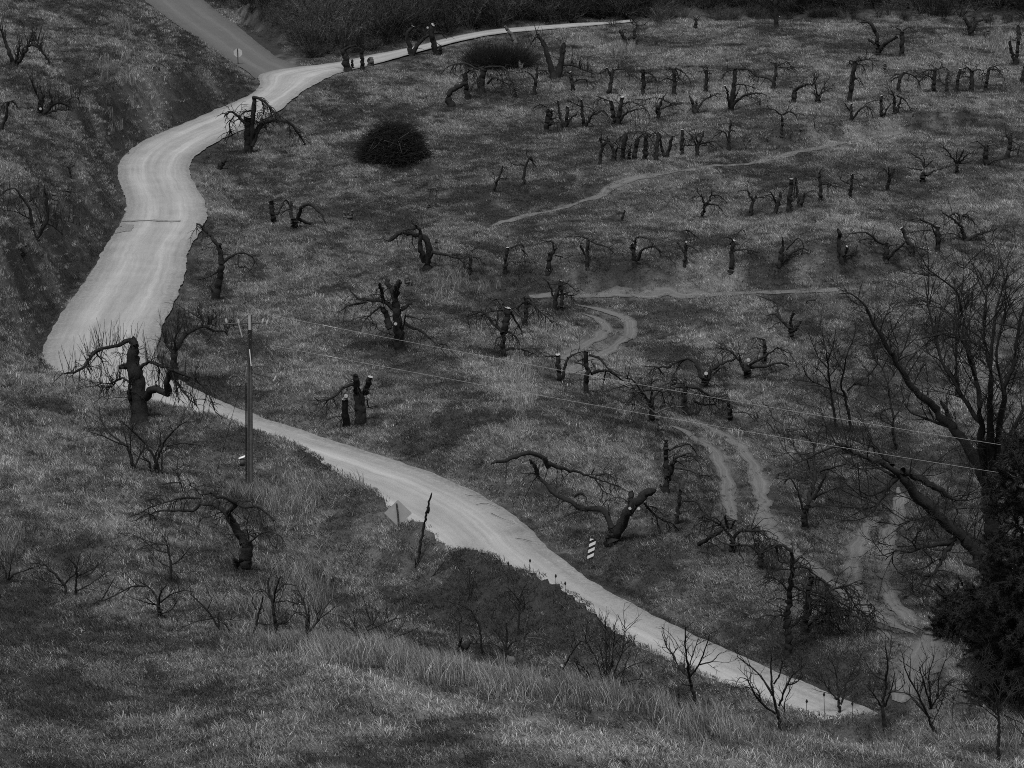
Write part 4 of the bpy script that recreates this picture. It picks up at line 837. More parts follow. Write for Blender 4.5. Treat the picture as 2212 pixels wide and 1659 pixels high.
rows("""
fruit_tree|tree|O.9+u.9|B1|massive old tree with upright shoots standing in front of the gravel road|128 96 1080,1832 1072,1700 1060,1570 1022,1370 1040,1250; 70 52 1040,1255 1030,1215 1018,1188; 34 12 1015,1197 930,1235 850,1255 760,1275 700,1330 660,1400 600,1440 480,1465; 18 6 790,1265 745,1305 770,1335 800,1372; 44 26 975,1410 945,1408 918,1412; 30 16 1082,1430 1110,1388 1180,1375 1240,1400 1325,1420; 62 40 1120,1650 1150,1600 1210,1568 1270,1610 1300,1605 1300,1530 1320,1430; 26 7 1330,1430 1430,1470 1520,1520 1600,1600 1665,1765; 18 6 1342,1500 1430,1620 1535,1730; 36 22 1025,1705 998,1650 1000,1560 1000,1530; 16 5 1000,1530 930,1490 860,1560 760,1565; 14 5 935,1500 850,1535 750,1530; 12 5 1325,1440 1370,1600 1375,1700; 12 4 700,1330 680,1390 720,1450; 12 5 1200,1380 1230,1440 1220,1520
fruit_tree|tree|w1.1+u1|B1|dark bushy tree leaning right at the roadside behind the massive old tree|70 44 1345,1520 1340,1400 1345,1275; 40 12 1350,1270 1430,1165 1500,1120 1560,1090 1640,1128 1740,1132 1755,1165; 18 6 1560,1085 1570,1050 1530,1025 1450,980; 12 5 1600,1075 1680,1100; 26 10 1340,1300 1280,1230 1260,1150; 22 8 1350,1280 1350,1180 1400,1100; 10 4 1740,1130 1790,1090 1830,1130
fruit_tree|tree|o.8|B1|slender zigzag tree with a broken top on the right verge of the gravel road|62 44 1662,892 1690,750 1712,620; 44 28 1708,620 1690,490 1622,392; 28 14 1625,395 1560,332 1518,300; 18 10 1562,345 1575,300; 26 7 1715,608 1790,550 1880,530 1945,560 1985,625; 12 5 1840,545 1842,640 1900,640 1985,725; 12 5 1688,670 1610,715 1515,735; 22 16 1690,500 1702,455; 22 10 1652,870 1630,800; 12 5 1520,302 1520,340 1540,365; 8 4 1590,330 1630,300
fruit_tree|tree|O.6|C2|stout broken trunk with white splintered tops beside the gravel road|84 78 890,440 880,300 872,180; 54 44 858,185 852,110 850,48; 48 36 c 915,200 940,120 962,62; 26 8 838,120 790,130 735,160 680,222 580,252 530,222; 56 46 c 805,545 775,440 760,330 762,232; 34 10 868,572 930,490 1020,460 1080,490 1150,450 1200,512 1285,585; 12 5 935,240 950,300 1020,300; 14 5 1090,490 1120,470 1200,540; 10 4 690,215 620,260 640,320; k 22 772,215
fruit_tree|tree|O.7|C1|arched tree bowing left over the near meadow|96 84 1892,1568 1902,1440 1912,1335; 66 26 1880,1355 1840,1270 1780,1180 1730,1090 1640,1050 1540,1045; 26 6 1540,1048 1490,1092 1350,1095 1190,1108 1140,1195; 44 18 1800,1180 1760,1100 1830,1042 1700,990 1620,955; 14 6 1620,958 1550,970 1500,920 1455,900; 24 6 1830,1042 1900,1072 1980,1060 2055,1112 2135,1190; 14 5 1545,1000 1400,1000 1250,1040 1130,1080 1080,1112 975,1155; 48 34 1858,1545 1830,1510 1808,1472; 12 5 1935,1335 2000,1280 2110,1245; 10 4 1920,1320 1905,1200 1930,1100; 12 5 1990,1065 2010,1150 2020,1240; 8 4 1410,945 1370,820 1300,750; 10 5 1560,985 1580,900
fruit_tree|tree|O.7|C3|great crooked V-shaped tree with pale saw cuts behind the striped sign|100 70 935,1345 935,1290 938,1235; 52 24 930,1232 890,1132 820,1080 700,1092 640,1040 540,1000 460,950 420,880 350,815; 84 60 955,1290 1040,1130 1130,1012 1190,960 1262,938; 48 40 c 1060,1090 1072,1020 1077,950; 40 18 350,815 330,740 290,700; 40 26 440,760 400,690 280,648 150,698 0,735; 34 16 430,730 560,772 680,802 760,832; 14 6 760,835 900,880 1035,935; 14 5 800,830 860,810 920,825 970,880; 24 14 640,985 690,960 720,985; 18 10 430,745 425,680; 12 8 770,815 795,770; 18 6 1180,1040 1240,1110 1300,1162 1400,1200 1505,1335; 10 4 1200,1060 1270,1075 1340,1150; 12 4 800,850 860,940 920,970; k 17 1068,1082; k 17 1136,1085
fruit_tree|tree|o.7|C3|two-tiered broken tree with a pale ring cut beside the long track|48 38 1342,965 1352,860 1350,760 1345,690; 38 32 c 1345,690 1345,620 1348,555; 44 34 1362,860 1380,775 1415,705; 16 6 1370,632 1440,600 1530,590 1595,672; 16 6 1412,692 1530,650 1560,680 1605,735; 14 6 1420,770 1520,782 1600,820 1700,825; 10 4 1430,710 1510,765; 10 4 1600,800 1610,850; 20 12 1330,965 1300,890
broken_snag|dead tree|o.6|C3|forked dead branch tree leaning above the two-tiered tree|38 24 1318,498 1290,420 1265,350; 16 6 1262,345 1200,290 1125,243; 14 5 1268,345 1330,315 1430,290 1510,355; 10 4 1440,295 1490,290; 16 10 1345,540 1320,480
orchard_tree|tree|O.8|C3|tangled dark tree with pale bare branches just above the forked dead one|42 34 1240,420 1240,330 1232,240; 18 6 1232,240 1230,165 1140,182 1058,190; 14 5 1232,165 1310,180 1325,230 1342,285; 16 6 1228,250 1130,190 1060,100; 14 5 1228,160 1240,80; 16 6 1235,240 1330,150 1400,220; 12 5 1120,200 1080,310; 20 8 1215,260 1100,100 1020,70
orchard_tree|tree|O1.2|C3|thick twiggy tree with a flat wide crown left of the small bent trunk|42 34 1505,372 1490,230 1498,140; 22 8 1495,150 1440,140 1400,160; 24 8 1505,142 1600,152 1700,222 1840,242; 20 8 1545,340 1560,250; 18 7 1560,250 1640,280 1740,270; 12 5 1490,150 1450,90 1400,60; 14 5 1600,150 1640,210 1700,260
orchard_tree|tree|o.6|C3|small bent trunk with a flat head at the top of the long track|36 26 1838,408 1840,320 1822,245; 14 5 1825,262 1780,245 1735,230; 10 5 1822,245 1800,220 1830,215; 10 4 1870,340 1960,340 2030,400
tree_stump|stump|n|B3|low stump with a bright oval sawn top below the twin Y trees|38 36 c 1408,1560 1412,1492
orchard_tree|tree|O.6|B3|broad V tree with a bright notch cut and arching arms|60 50 1640,1568 1648,1520 1652,1490; 32 12 1640,1535 1600,1440 1560,1360 1480,1350 1388,1395; 36 14 1662,1505 1700,1430 1780,1380 1868,1358; 20 8 1665,1520 1700,1480 1765,1415; 12 4 1500,1350 1450,1390 1420,1440; 10 5 1865,1360 1890,1330 1850,1300; 18 6 1380,1410 1280,1410 1150,1400; 14 5 1280,1410 1330,1480 1350,1560; k 20 1655,1462
orchard_tree|tree|O.6|B4|wide spreading tree with a white cut ball at its fork|60 52 80,1505 78,1450 72,1410; 30 14 62,1430 30,1390 20,1330; 24 7 72,1410 0,1345 -60,1280 -150,1262; 24 9 98,1395 200,1335 310,1258; 24 8 105,1415 230,1402 340,1375 392,1402 442,1475; 12 5 310,1260 370,1290 430,1310; 10 4 20,1330 0,1280; k 22 86,1360
orchard_tree|tree|o.5|B4|thin upright trunk just behind the spreading tree with the white cut ball|32 24 204,1395 214,1300 206,1195; 12 5 206,1200 150,1185 90,1195; 10 4 210,1260 160,1230
orchard_tree|tree|o.6|B4|forked tree with a long left arm near the dark hollow|46 36 422,1210 415,1140 410,1100; 26 9 402,1105 330,1040 280,1000 228,1015; 24 18 c 412,1100 415,1040 435,995; 28 20 c 432,1135 462,1090 488,1058; 18 6 335,1045 312,980 302,915 230,885 150,858; 12 5 302,915 280,870; 10 4 435,995 430,965
fallen_branch|branch|s.6|B4|small fallen angular branch lying on the bank above the dark hollow|12 6 545,925 535,902 605,895
broken_snag|dead tree|o.8|C4|dark leaning dead trunk with side twigs left of the twiggy tree|36 20 345,520 310,440 290,380 245,300 195,258; 14 5 285,480 230,410 150,375; 12 5 340,505 400,440 390,380 430,370; 10 4 300,400 350,370 440,360 490,380
fruit_tree|tree|o1.3|C4|twiggy upright tree on the bank between the two tracks|58 40 525,1252 522,1150 540,1050; 40 26 540,1050 580,900 605,780; 24 16 590,1010 640,900 690,805; 18 9 508,1100 475,970 440,890 400,842 355,895; 18 6 600,990 660,960 760,925 860,905; 16 9 560,1065 640,1058; 22 7 640,790 700,770 760,758 845,730; 22 10 605,790 590,700 600,580 640,490; 12 5 595,690 540,700 560,780; 18 10 560,1255 605,1228; 10 4 400,842 430,842 500,870; 12 5 600,600 540,520 480,440; 10 4 620,500 660,440 690,445
orchard_tree|tree|o.7|C3|post-like trunk with a drooping hooked right limb below the two-tiered tree|32 26 1425,1210 1442,1080 1452,932; 12 5 1462,940 1490,960 1525,1002; 18 6 1468,1022 1580,1030 1620,1092 1705,1165; 10 4 1610,1080 1590,1120
fruit_tree|tree|O.9|C3|low umbrella tree with a log propped in it at the track edge|48 40 1856,1428 1862,1370 1862,1305; 24 8 1852,1300 1790,1230 1740,1190 1620,1140; 26 8 1872,1305 1920,1255 2050,1252 2135,1330; 34 26 1600,1358 1690,1300 1785,1248; 20 14 1825,1230 1810,1185 1800,1130; 20 14 1850,1230 1880,1165; 14 6 1800,1240 1740,1160 1670,1150; 14 6 1700,1170 1650,1180 1600,1150
fruit_tree|tree|O.8|C4|mushroom-shaped tree between the low umbrella tree and the big drooping pair|44 40 178,1568 182,1500 180,1425; 22 7 172,1430 100,1366 0,1360 -100,1352 -170,1310; 22 7 190,1425 250,1370 330,1365 400,1400; 18 6 180,1425 130,1330 200,1335; 22 8 60,1240 130,1250 200,1262 265,1355; 18 7 175,1560 215,1592 345,1625; 12 5 165,1555 100,1560 60,1600; 20 8 250,1370 300,1380 320,1480 380,1500
fruit_tree|tree|O1.3|D4|big drooping tree, left trunk of the pair above the saplings|58 50 392,800 390,640 380,490; 44 40 382,500 400,390 405,285; 36 26 405,285 425,120 412,-20; 30 8 420,-10 350,-60 250,-35 180,0; 24 8 405,580 470,520 560,440 640,360; 20 6 640,360 720,290 800,262 862,320 905,400 965,485; 18 7 385,492 330,480 268,522; 18 7 410,120 520,110 600,170 680,230 740,260; 18 6 412,250 520,300 620,330 700,350; 16 6 400,300 300,200 200,180; 16 6 430,80 500,30 520,80
fruit_tree|tree|O1.5|D4|big drooping tree with layered flat branches, right trunk of the pair|60 52 512,640 535,470 548,300; 44 36 548,300 560,230 562,165; 24 7 545,560 610,505 700,452 830,470 940,500 1010,545 1085,595; 20 6 565,292 680,330 800,388 900,440 1000,492; 20 6 562,360 680,380 780,430 860,440; 18 6 570,200 650,210 720,260; 20 7 600,560 700,520 800,600 860,640; 16 6 780,262 880,252 950,330; 14 5 900,400 1050,410 1052,500; 14 6 555,300 500,240 440,230; 18 6 540,400 620,410 720,410 870,440
""")
rows("""
sapling|sapling|s1.2|C1|left one of two bare saplings in front of the massive old tree|30 20 1038,785 1005,660 985,600; 18 6 985,600 900,545 830,480 775,380 768,300; 16 9 1042,755 1080,665 1130,560; 14 5 990,600 895,565 790,520 660,478; 12 5 985,600 960,500 925,400; 10 4 1080,665 1140,600 1180,620; 10 4 1005,660 1010,500 1020,440
sapling|sapling|s1.2|C1|right one of two bare saplings in front of the massive old tree|26 16 1192,815 1190,690 1110,565; 24 14 1240,820 1212,720 1270,560; 16 6 1112,568 1020,480 930,398; 18 6 1268,562 1330,490 1400,430 1460,400; 12 4 1290,600 1400,575 1500,585 1600,605; 18 10 1165,805 1150,720 1100,680; 14 6 1245,790 1250,650 1220,500; 10 4 1190,690 1240,560 1230,450; 10 4 1150,720 1080,690 1020,640
shrub|shrub|s.8|D1|low bare shrub cut by the left edge of the photo|18 6 60,230 100,170 180,140 262,108; 14 5 55,225 30,120 -10,50; 12 5 60,220 80,90 0,60; 10 4 180,140 260,120 280,150
sapling|sapling|s.9|D1|broad low sapling at the left of the foreground row|24 14 505,318 495,250 430,170 332,85; 16 7 500,240 540,190 580,160 600,65; 18 8 580,318 588,220 585,110 530,45; 14 5 592,185 680,140 755,100; 12 5 592,175 690,165 760,80; 12 5 575,300 680,250 780,180 850,130; 10 4 490,250 400,230 320,210; 12 4 420,160 380,100 370,40
sapling|sapling|s1.2|D1|low spreading sapling with an arching left limb in the foreground row|34 26 1246,515 1232,450 1224,395; 18 6 1222,392 1180,300 1130,250 1035,200; 16 8 1226,390 1236,310 1288,248; 14 5 1222,400 1150,390 1060,358; 14 4 1130,255 1020,260 920,310 780,378; 14 5 1240,380 1320,320 1420,290 1500,300; 10 4 1200,400 1120,340 1130,300; 12 5 1250,470 1320,440 1370,360
sapling|sapling|s1.3|D1|tall fine-twigged sapling behind the low spreading one|20 12 1312,235 1318,110 1290,-60; 10 4 1290,-60 1270,-120 1250,-130; 10 4 1300,0 1200,-30 1080,-120; 10 4 1315,100 1400,40 1480,-60; 10 4 1310,110 1220,60 1130,-50; 9 4 1318,120 1380,200 1395,280; 10 4 1290,-60 1180,-80 1050,-130
sapling|sapling|s.7|D1|thin leaning forked sapling with crossed sticks in the foreground row|20 8 1692,605 1640,500 1560,400 1470,320; 18 10 1690,590 1685,480 1700,450; 10 4 1640,505 1560,520 1450,530; 10 4 1690,510 1800,510; 8 4 1600,440 1650,320; 10 4 1790,650 1760,580 1700,500
fallen_branch|branch|n|D1|thin stick leaning out of the grass between two foreground saplings|12 6 772,380 830,290 885,188; 8 5 780,378 880,330 950,265
sapling|sapling|s.9|D1|slim twin-stemmed sapling just left of the pale grass mound|22 12 1945,665 1982,530 2030,335; 12 6 1978,440 1950,380 1945,325; 12 4 1985,540 2100,555 2180,550; 8 4 1985,480 2050,440
sapling|sapling|s1.1|D2|upright sapling with a forked top in front of the pale grass mound|32 22 235,675 228,540 215,400; 18 12 215,400 180,300 172,190; 20 9 215,380 235,270 268,180; 12 5 190,350 130,280 60,310; 12 5 225,310 310,240 410,260; 12 5 230,380 330,370 400,400; 18 8 130,690 190,610 230,565; 12 5 240,545 320,530 400,430; 10 4 270,185 310,220 320,250
sapling|sapling|s1|D2|three-armed sapling on the right of the pale grass mound|28 20 455,722 468,620 470,560; 20 9 470,560 465,440 400,270; 18 8 485,605 560,520 600,440 655,368; 14 6 485,600 488,480 478,395; 10 4 560,530 550,480 590,420; 10 4 580,500 650,450 690,410; 10 4 470,500 420,450 410,400
fallen_log|log|n|D2|short thick stick stuck in tall grass by the three-armed sapling|28 18 422,745 395,700 372,660
sapling|sapling|s.8|D2|wide low sapling with long arms reaching right|26 18 935,765 920,690 912,630; 18 8 925,640 930,575 980,540 1025,455; 14 6 905,670 850,620 785,550; 12 5 865,600 830,540 800,480; 14 5 975,745 1080,670 1240,620 1345,568; 12 5 1100,660 1200,570 1238,495; 12 5 935,600 1050,550 1180,500; 10 4 880,640 800,625 740,530; 8 3 965,520 920,430
fallen_log|log|n|D2|dark broken log with an upturned stub in the tall grass|52 34 1545,850 1610,780 1735,690; 26 18 1640,750 1650,700 1665,655
sapling|sapling|s1|D2|thin curved sapling with an A-shaped fork above it|18 12 1825,795 1812,640 1790,530 1735,440; 12 5 1735,440 1650,400 1540,370; 12 8 1700,380 1725,320 1745,250; 12 8 1752,385 1748,310 1745,250; 6 3 1745,250 1745,150; 10 4 1790,530 1720,560 1600,500; 10 4 1815,700 1700,700 1650,690
broken_snag|dead tree|s.3|D2|bare upright broken pole with one side twig in the foreground|32 22 2108,985 2125,860 2140,720; 22 14 2140,720 2155,590 2182,490; 10 4 2150,665 2200,655 2290,660; 10 5 2150,640 2165,570
sapling|sapling|s.8|D2|spiky shrub of straight shoots just left of the bare upright pole|20 12 2018,830 2015,720 2010,540; 12 5 2022,735 2060,690 2130,670; 10 4 2010,740 1960,640 1890,480; 8 4 2005,700 1980,560 1975,420; 10 4 2000,760 1900,700 1740,700; 8 4 2000,750 1960,600
tree_stump|stump|n|D2|dark mossy lump of a stump at the foot of the spiky shrub|90 70 2050,890 2050,850 2055,815
sapling|sapling|s.5|D3|small thin leaning trunk with a broken stub base|30 24 c 505,985 520,930 540,872; 16 7 550,895 590,820 640,740 690,680; 10 4 690,680 740,690; 8 4 630,740 600,680; 8 4 660,710 720,700 780,660; 18 10 505,985 480,1060
shrub|shrub|s1.6|D3|large multi-stemmed bare shrub fanning out of the tall grass|14 6 890,1095 888,900 880,720 882,490; 14 5 893,1090 920,900 940,720 955,540; 12 5 885,1095 800,980 700,880 620,830; 12 5 895,1095 960,960 1060,880 1190,830; 12 5 885,1090 840,920 790,780 720,680; 12 5 897,1090 950,920 1010,760 1030,580; 12 5 888,1090 870,900 830,700; 14 6 900,1060 1000,1000 1100,980 1190,975; 12 5 880,1080 780,1020 640,850; 10 4 890,1090 910,800 905,600; 14 8 760,1010 740,940 705,870
sapling|sapling|s1|D3|slender straight sapling below the road edge, left of the fan shrub|16 10 205,645 215,480 225,330; 9 4 225,330 245,280 258,250; 8 4 215,450 150,370 120,340; 8 4 218,440 280,380 330,370; 8 4 222,380 160,300 110,260; 8 4 212,480 260,420
sapling|sapling|s1.3|D3|goblet-shaped sapling standing against the gravel road|28 20 1578,1175 1548,1050 1538,1000; 20 8 1535,1000 1510,850 1495,720 1493,555; 16 6 1530,965 1440,870 1400,780 1350,730 1312,605; 16 6 1532,960 1600,860 1650,740 1685,615; 12 5 1610,862 1700,835 1775,765; 12 5 1545,1025 1480,1010 1440,960; 12 5 1520,900 1560,760 1600,650; 10 4 1400,780 1440,720
wooden_post|post|n|D3|rotten grey post standing in the tall foreground grass|30 26 1442,1190 1440,1120 1440,1060
sapling|sapling|s1.4|D4|leftmost of four goblet saplings along the road, forked low with black branches|32 22 340,1400 315,1240 300,1190; 22 9 300,1195 272,1080 262,940 260,790; 20 7 296,1240 200,1172 130,1080 80,980 20,960; 18 7 272,1100 180,950 90,870 0,800; 18 7 322,1180 370,1050 440,930 525,860; 14 6 282,1010 330,930 348,830; 12 5 390,1020 450,1000 510,950; 12 5 180,1140 150,1050 60,1030; 10 4 365,1230 370,1130 420,1040
sapling|sapling|s1.2|D4|second goblet sapling from the left, with a smooth curved right stem|24 18 792,1258 784,1160 778,1090; 16 7 778,1090 765,920 790,800 818,755; 14 6 772,1130 690,1040 668,970; 18 7 798,1170 830,1080 832,1020 900,900 972,758; 12 5 840,1000 920,950 960,850; 10 4 770,960 740,860 700,820; 12 5 680,1010 640,980 600,960
sapling|sapling|s1.2|D4|third goblet sapling, tall and narrow with a dense tip|28 20 1138,1365 1125,1200 1145,990; 18 7 1145,990 1160,850 1140,700; 14 6 1120,1195 1060,1100 1000,1035; 16 6 1142,985 1040,920 970,800; 16 7 1140,1185 1190,1040 1218,928; 12 5 1155,850 1180,760 1200,680; 10 4 1120,1190 1060,1150; 10 4 1160,1080 1240,1060 1300,1000
sapling|sapling|s1.3|D4|fourth goblet sapling, leaning left with many parallel stems|28 20 1538,1425 1500,1330 1478,1262; 18 7 1478,1265 1400,1180 1330,1100 1270,1075; 18 7 1470,1255 1380,1060 1290,890 1286,780; 16 6 1482,1205 1560,1100 1640,985; 16 7 1490,1190 1440,1000 1400,870; 14 5 1500,1200 1480,1020 1485,880; 12 5 1550,1110 1560,960 1615,800; 10 4 1500,1320 1560,1200 1600,1080; 10 4 1400,910 1450,830 1490,800
sapling|sapling|w.7|D4|budding fine-twigged sapling in the lower right corner|26 20 2010,1610 2020,1450 2015,1250; 14 5 2015,1250 1990,1100 1930,900; 12 5 2015,1260 1900,1150 1790,1050 1720,960; 12 5 2018,1240 2100,1080 2180,960; 12 5 2010,1280 1850,1150; 12 5 2012,1240 2030,1050 2080,880; 10 4 2060,1250 2140,1290 2260,1340; 10 4 2000,1180 1850,1020 1800,900
""", G2)
# the two big trees and the thin saplings on the right
rows("""
large_tree|tree|b.9|C4|large dark tree leaning left over the track with a bare fan of limbs|105 90 2010,1680 1930,1560 1850,1430 1735,1295; 88 62 1735,1295 1640,1225 1500,1085 1380,980 1290,862 1232,805; 52 18 1232,805 1150,745 1010,692 880,645 800,610; 46 26 1195,745 1100,640 1008,522; 26 7 880,645 830,592 690,622 560,682 430,745; 42 14 1225,842 1170,900 1130,970 1050,1112; 22 8 1150,930 1085,955 1015,980 920,930; 20 7 1212,832 1080,760 1000,730 930,725 880,775; 60 40 1275,788 1400,838 1530,912 1625,985; 24 8 1625,985 1700,1010 1815,1015; 42 16 1685,1305 1600,1350 1480,1365 1390,1395 1300,1412; 16 6 1390,1395 1340,1330 1250,1280; 46 18 1660,1335 1590,1445 1532,1570 1440,1602; 20 7 1440,1602 1410,1680 1320,1755; 14 6 1310,1412 1220,1410 1140,1475; 18 7 1015,980 1000,1020 950,1090; 12 5 1590,1445 1500,1500 1400,1560; 16 6 1520,1100 1420,1150 1300,1180; 14 5 1640,980 1700,1100 1735,1130; 12 5 1530,1550 1600,1560 1680,1580
large_tree|tree|b.9|C4|huge many-stemmed bare tree filling the right side of the view|130 110 1965,1420 1955,1100 1940,900; 84 60 1925,900 1850,740 1750,560 1640,430 1540,320; 58 36 1540,320 1400,200 1330,110 1235,-20 1180,-120; 34 10 1180,-120 1110,-240 1040,-380 990,-480 930,-550 840,-590; 40 26 1640,400 1600,300 1568,250; 28 8 1640,450 1460,390 1330,330 1275,255; 84 40 1940,900 1890,640 1880,470 1870,300; 40 14 1870,300 1850,100 1790,-150 1740,-400; 22 8 1740,-400 1690,-600 1590,-680 1455,-790; 72 30 1960,900 1950,600 1945,300 1955,0; 30 9 1955,0 1970,-250 2010,-500 2090,-750; 60 24 1975,880 2010,560 2060,200 2150,-150; 26 8 2150,-150 2190,-400 2260,-600; 46 18 1990,870 2080,560 2200,330 2300,100; 34 12 1880,420 1800,300 1730,200 1560,-100 1530,-400; 22 7 1690,200 1690,-200 1740,-650 1745,-820; 20 7 1560,-100 1500,-350 1440,-700; 26 9 1850,100 1700,-250 1420,-235; 20 7 1955,0 1900,-300 1930,-650; 22 8 2060,200 2000,-100 2060,-400 2150,-550; 16 6 1320,100 1250,-20 1240,-200; 14 6 1800,-150 1700,-350 1560,-500
thin_tree|tree|w.8|C4|thin birch-like tree with a fine twig crown left of the huge bare tree|22 16 772,480 745,320 722,180; 16 10 722,180 702,20 690,-120; 12 4 690,-120 660,-250 630,-360; 10 4 695,-60 740,-180 760,-310; 10 4 700,0 620,-100 540,-300; 9 4 715,120 640,20 580,-20; 9 4 710,60 790,-40 850,-180
thin_tree|tree|w.9|C4|slim tree with loose curling twigs between the birch-like and huge trees|26 18 892,495 860,360 830,205; 18 8 830,205 800,140 820,20 850,-120; 14 5 835,220 740,170 600,110 470,90; 14 5 850,170 920,110 1000,130 1020,20; 12 4 820,20 760,-80 740,-220; 12 5 1000,130 1020,200 1080,240; 10 4 850,-120 900,-250 920,-380; 12 4 1000,60 1080,-40 1060,-200; 10 4 600,110 540,60 480,-60
thin_tree|tree|w1.1|C4|crooked thin tree whose twig crown spreads over the pale bank|26 18 1230,640 1200,480 1205,380; 18 8 1205,380 1180,250 1160,120 1120,0; 12 5 1205,390 1280,250 1260,120 1300,60; 12 5 1190,300 1110,340 1120,420; 12 4 1120,0 1040,-120 1020,-300; 12 4 1160,120 1230,0 1240,-150; 10 4 1200,440 1120,400 1030,340; 10 4 1120,0 1180,-140 1160,-300
""")
for u_, v_ in ():
    pass

M_stick = simple('dead_stick', .07, .9, .4, 4)
# brush: round bush, brush pile, thickets
def stick_mass(n, rx, ry, h, r, upright, L0, L1, rad, dome=True, surf=False):
    a = r.uniform(0, 2 * math.pi, n); q = np.sqrt(r.uniform(0, 1, n)); x = rx * q * np.cos(a); y = ry * q * np.sin(a)
    top = h * np.sqrt(np.clip(1 - q * q, 0, 1)) if dome else np.full(n, h)
    top = top * (.75 + .5 * fbm(x + 50, y + 50, rx * .7, 7)); z = top * r.uniform(0, 1, n) ** .6
    if surf: z = top * r.uniform(.9, 1.12, n); y = -np.abs(y)
    d = r.normal(size=(n, 3)); d[:, 2] = np.abs(d[:, 2]) * upright + (upright - .5) * 1.2
    if upright > .8: d += np.stack([x / rx, y / ry, np.zeros(n)], 1) * 1.1; z *= .35
    d /= np.linalg.norm(d, axis=1)[:, None]; L = r.uniform(L0, L1, n); K = 5; p = np.stack([x, y, z], 1) - d * (L[:, None] * (.5 if upright < .8 else .1)); P_ = [p]
    for k_ in range(K - 1):
        d = d + r.normal(size=(n, 3)) * .16; d /= np.linalg.norm(d, axis=1)[:, None]; p = p + d * (L / (K - 1))[:, None]; p[:, 2] = np.maximum(p[:, 2], .02); P_.append(p)
    return np.stack(P_, 1), rad * r.uniform(.6, 1.4, n)[:, None] * np.linspace(1, .4, K)[None]
def brush_thing(name, cat, label, tile, cx, by, wpx, hpx, n, upright, nst, rad, L0, L1):
    P0 = hit(*tv(tile, cx, by)); m = pxm(P0); rx = wpx * .28 / 2 / m; h = hpx * .28 / m; r = np.random.default_rng(int(cx))
    e = empty(name, P0 + np.array([0, rx * .6, 0]), label, cat); e.location.z = float(H(P0[0], P0[1] + rx * .6))
    A, R = stick_mass(n, rx, rx * .8, h, r, upright, L0, L1, rad); V, Q = tubes(A, R, 3)
    tag(link('tangle', mesh_np('tangle', V, Q, M_twig), e), kind='stuff')
    A, R = stick_mass(nst, rx * .95, rx * .8, h, r, upright * .4, L1 * .7, L1 * 1.2, rad * 1.7, True, upright < .8)
    for i in range(nst):
        V, Q = tubes(A[i:i + 1], R[i:i + 1], 5); link('stick', mesh_np('stick', V, Q, M_stick if i % 3 else M_bark, True), e)
brush_thing('brush_pile', 'brush pile', 'big dome-shaped pile of cut brush in the middle meadow', 'A2', 1130, 1275, 470, 290, 5600, .35, 40, .012, .6, 2.1)
brush_thing('round_bush', 'bush', 'round dark bush of fine stems below the far road', 'A2', 1960, 540, 470, 170, 4200, 1.0, 6, .011, .9, 2.0)

# far dark thicket behind the road and the hilltop: one mass of bare brush
def shrub_proto(n, h, spread, seed):
    r = np.random.default_rng(seed); a = r.uniform(0, 6.28, n); d = np.stack([np.cos(a) * spread, np.sin(a) * spread, np.ones(n)], 1) + r.normal(size=(n, 3)) * .25
    d /= np.linalg.norm(d, axis=1)[:, None]; p = np.stack([np.cos(a), np.sin(a), np.zeros(n)], 1) * r.uniform(0, .5, n)[:, None]; P_ = [p]
    L = h * r.uniform(.5, 1.1, n)
    for k_ in range(4):
        d = d + r.normal(size=(n, 3)) * .13 + np.array([0, 0, .05]); d /= np.linalg.norm(d, axis=1)[:, None]; p = p + d * (L / 4)[:, None]; P_.append(p)
    A = np.stack(P_, 1); R = .03 * r.uniform(.5, 1.2, n)[:, None] * np.linspace(1, .3, 5)[None]
    B_, RB = sprout(A, n * 5, .5, 1.3, .014, 4, .6, .7, .3, .02, .2, r, .3, 1.0); C_, RC_ = sprout(B_, n * 8, .3, .8, .010, 3, .6, .8, .2, .02, .2, r)
    V, Q = join([tubes(A, R, 3), tubes(B_, RB, 3), tubes(C_, RC_, 3)])
    br = np.repeat(r.uniform(size=len(V) // 3 + 1), 3)[:len(V)]
    return V, Q, np.zeros((0, 3), int), br
bcol = proto_collection('thicket_shrub', [shrub_proto(26, 2.6, .5, 1), shrub_proto(22, 3.4, .35, 2), shrub_proto(30, 2.0, .7, 3), shrub_proto(14, 5.2, .22, 4)], M_brushi)
n = 22000; y = rng.uniform(207, 310, n); x = rng.uniform(-1, 1, n) * (.19 * y + 6); P = np.stack([x, y], 1)
uu, vv = to_px(x, y, H(x, y)); kp = in_thicket(x, y, 1.0)
d2, _ = dist_to(P, PC, PHW); d1, _ = dist_to(P, RC, RHW); kp &= (d2 > 1.0) & (d1 > .7) & ~((uu < 445) & (vv > np.interp(uu, [215, 310, 360, 420], [-70, 0, 38, 80]) - 12))
dens = fbm(x, y, 14, 77, 3); kp &= (rng.uniform(size=n) < smooth(.3, .55, dens) * .7 + .3)
low = (uu < 660) & (vv > 15) | (vv > np.interp(uu, eu, ev) - 14)
P = P[kp]; dens = dens[kp]; low = low[kp]; n = len(P); ix = rng.integers(0, 3, n); ix[rng.uniform(size=n) < .05] = 3; s_ = rng.uniform(.6, 1.2, n); s_ = np.where(low, s_ * .4, s_); ix[low] = rng.integers(0, 3, low.sum())
rot = np.zeros((n, 3)); rot[:, 2] = rng.uniform(0, 6.28, n)
scatter('thicket', np.c_[P, H(P[:, 0], P[:, 1]) - .05], rot, np.stack([s_] * 3, 1), ix, np.clip(.35 + .8 * (fbm(P[:, 0], P[:, 1], 9, 78) - .5) + .2 * rng.normal(size=n), .02, 1), bcol, 'dark tangled bare brush on the far hillside')
print('thicket', n)

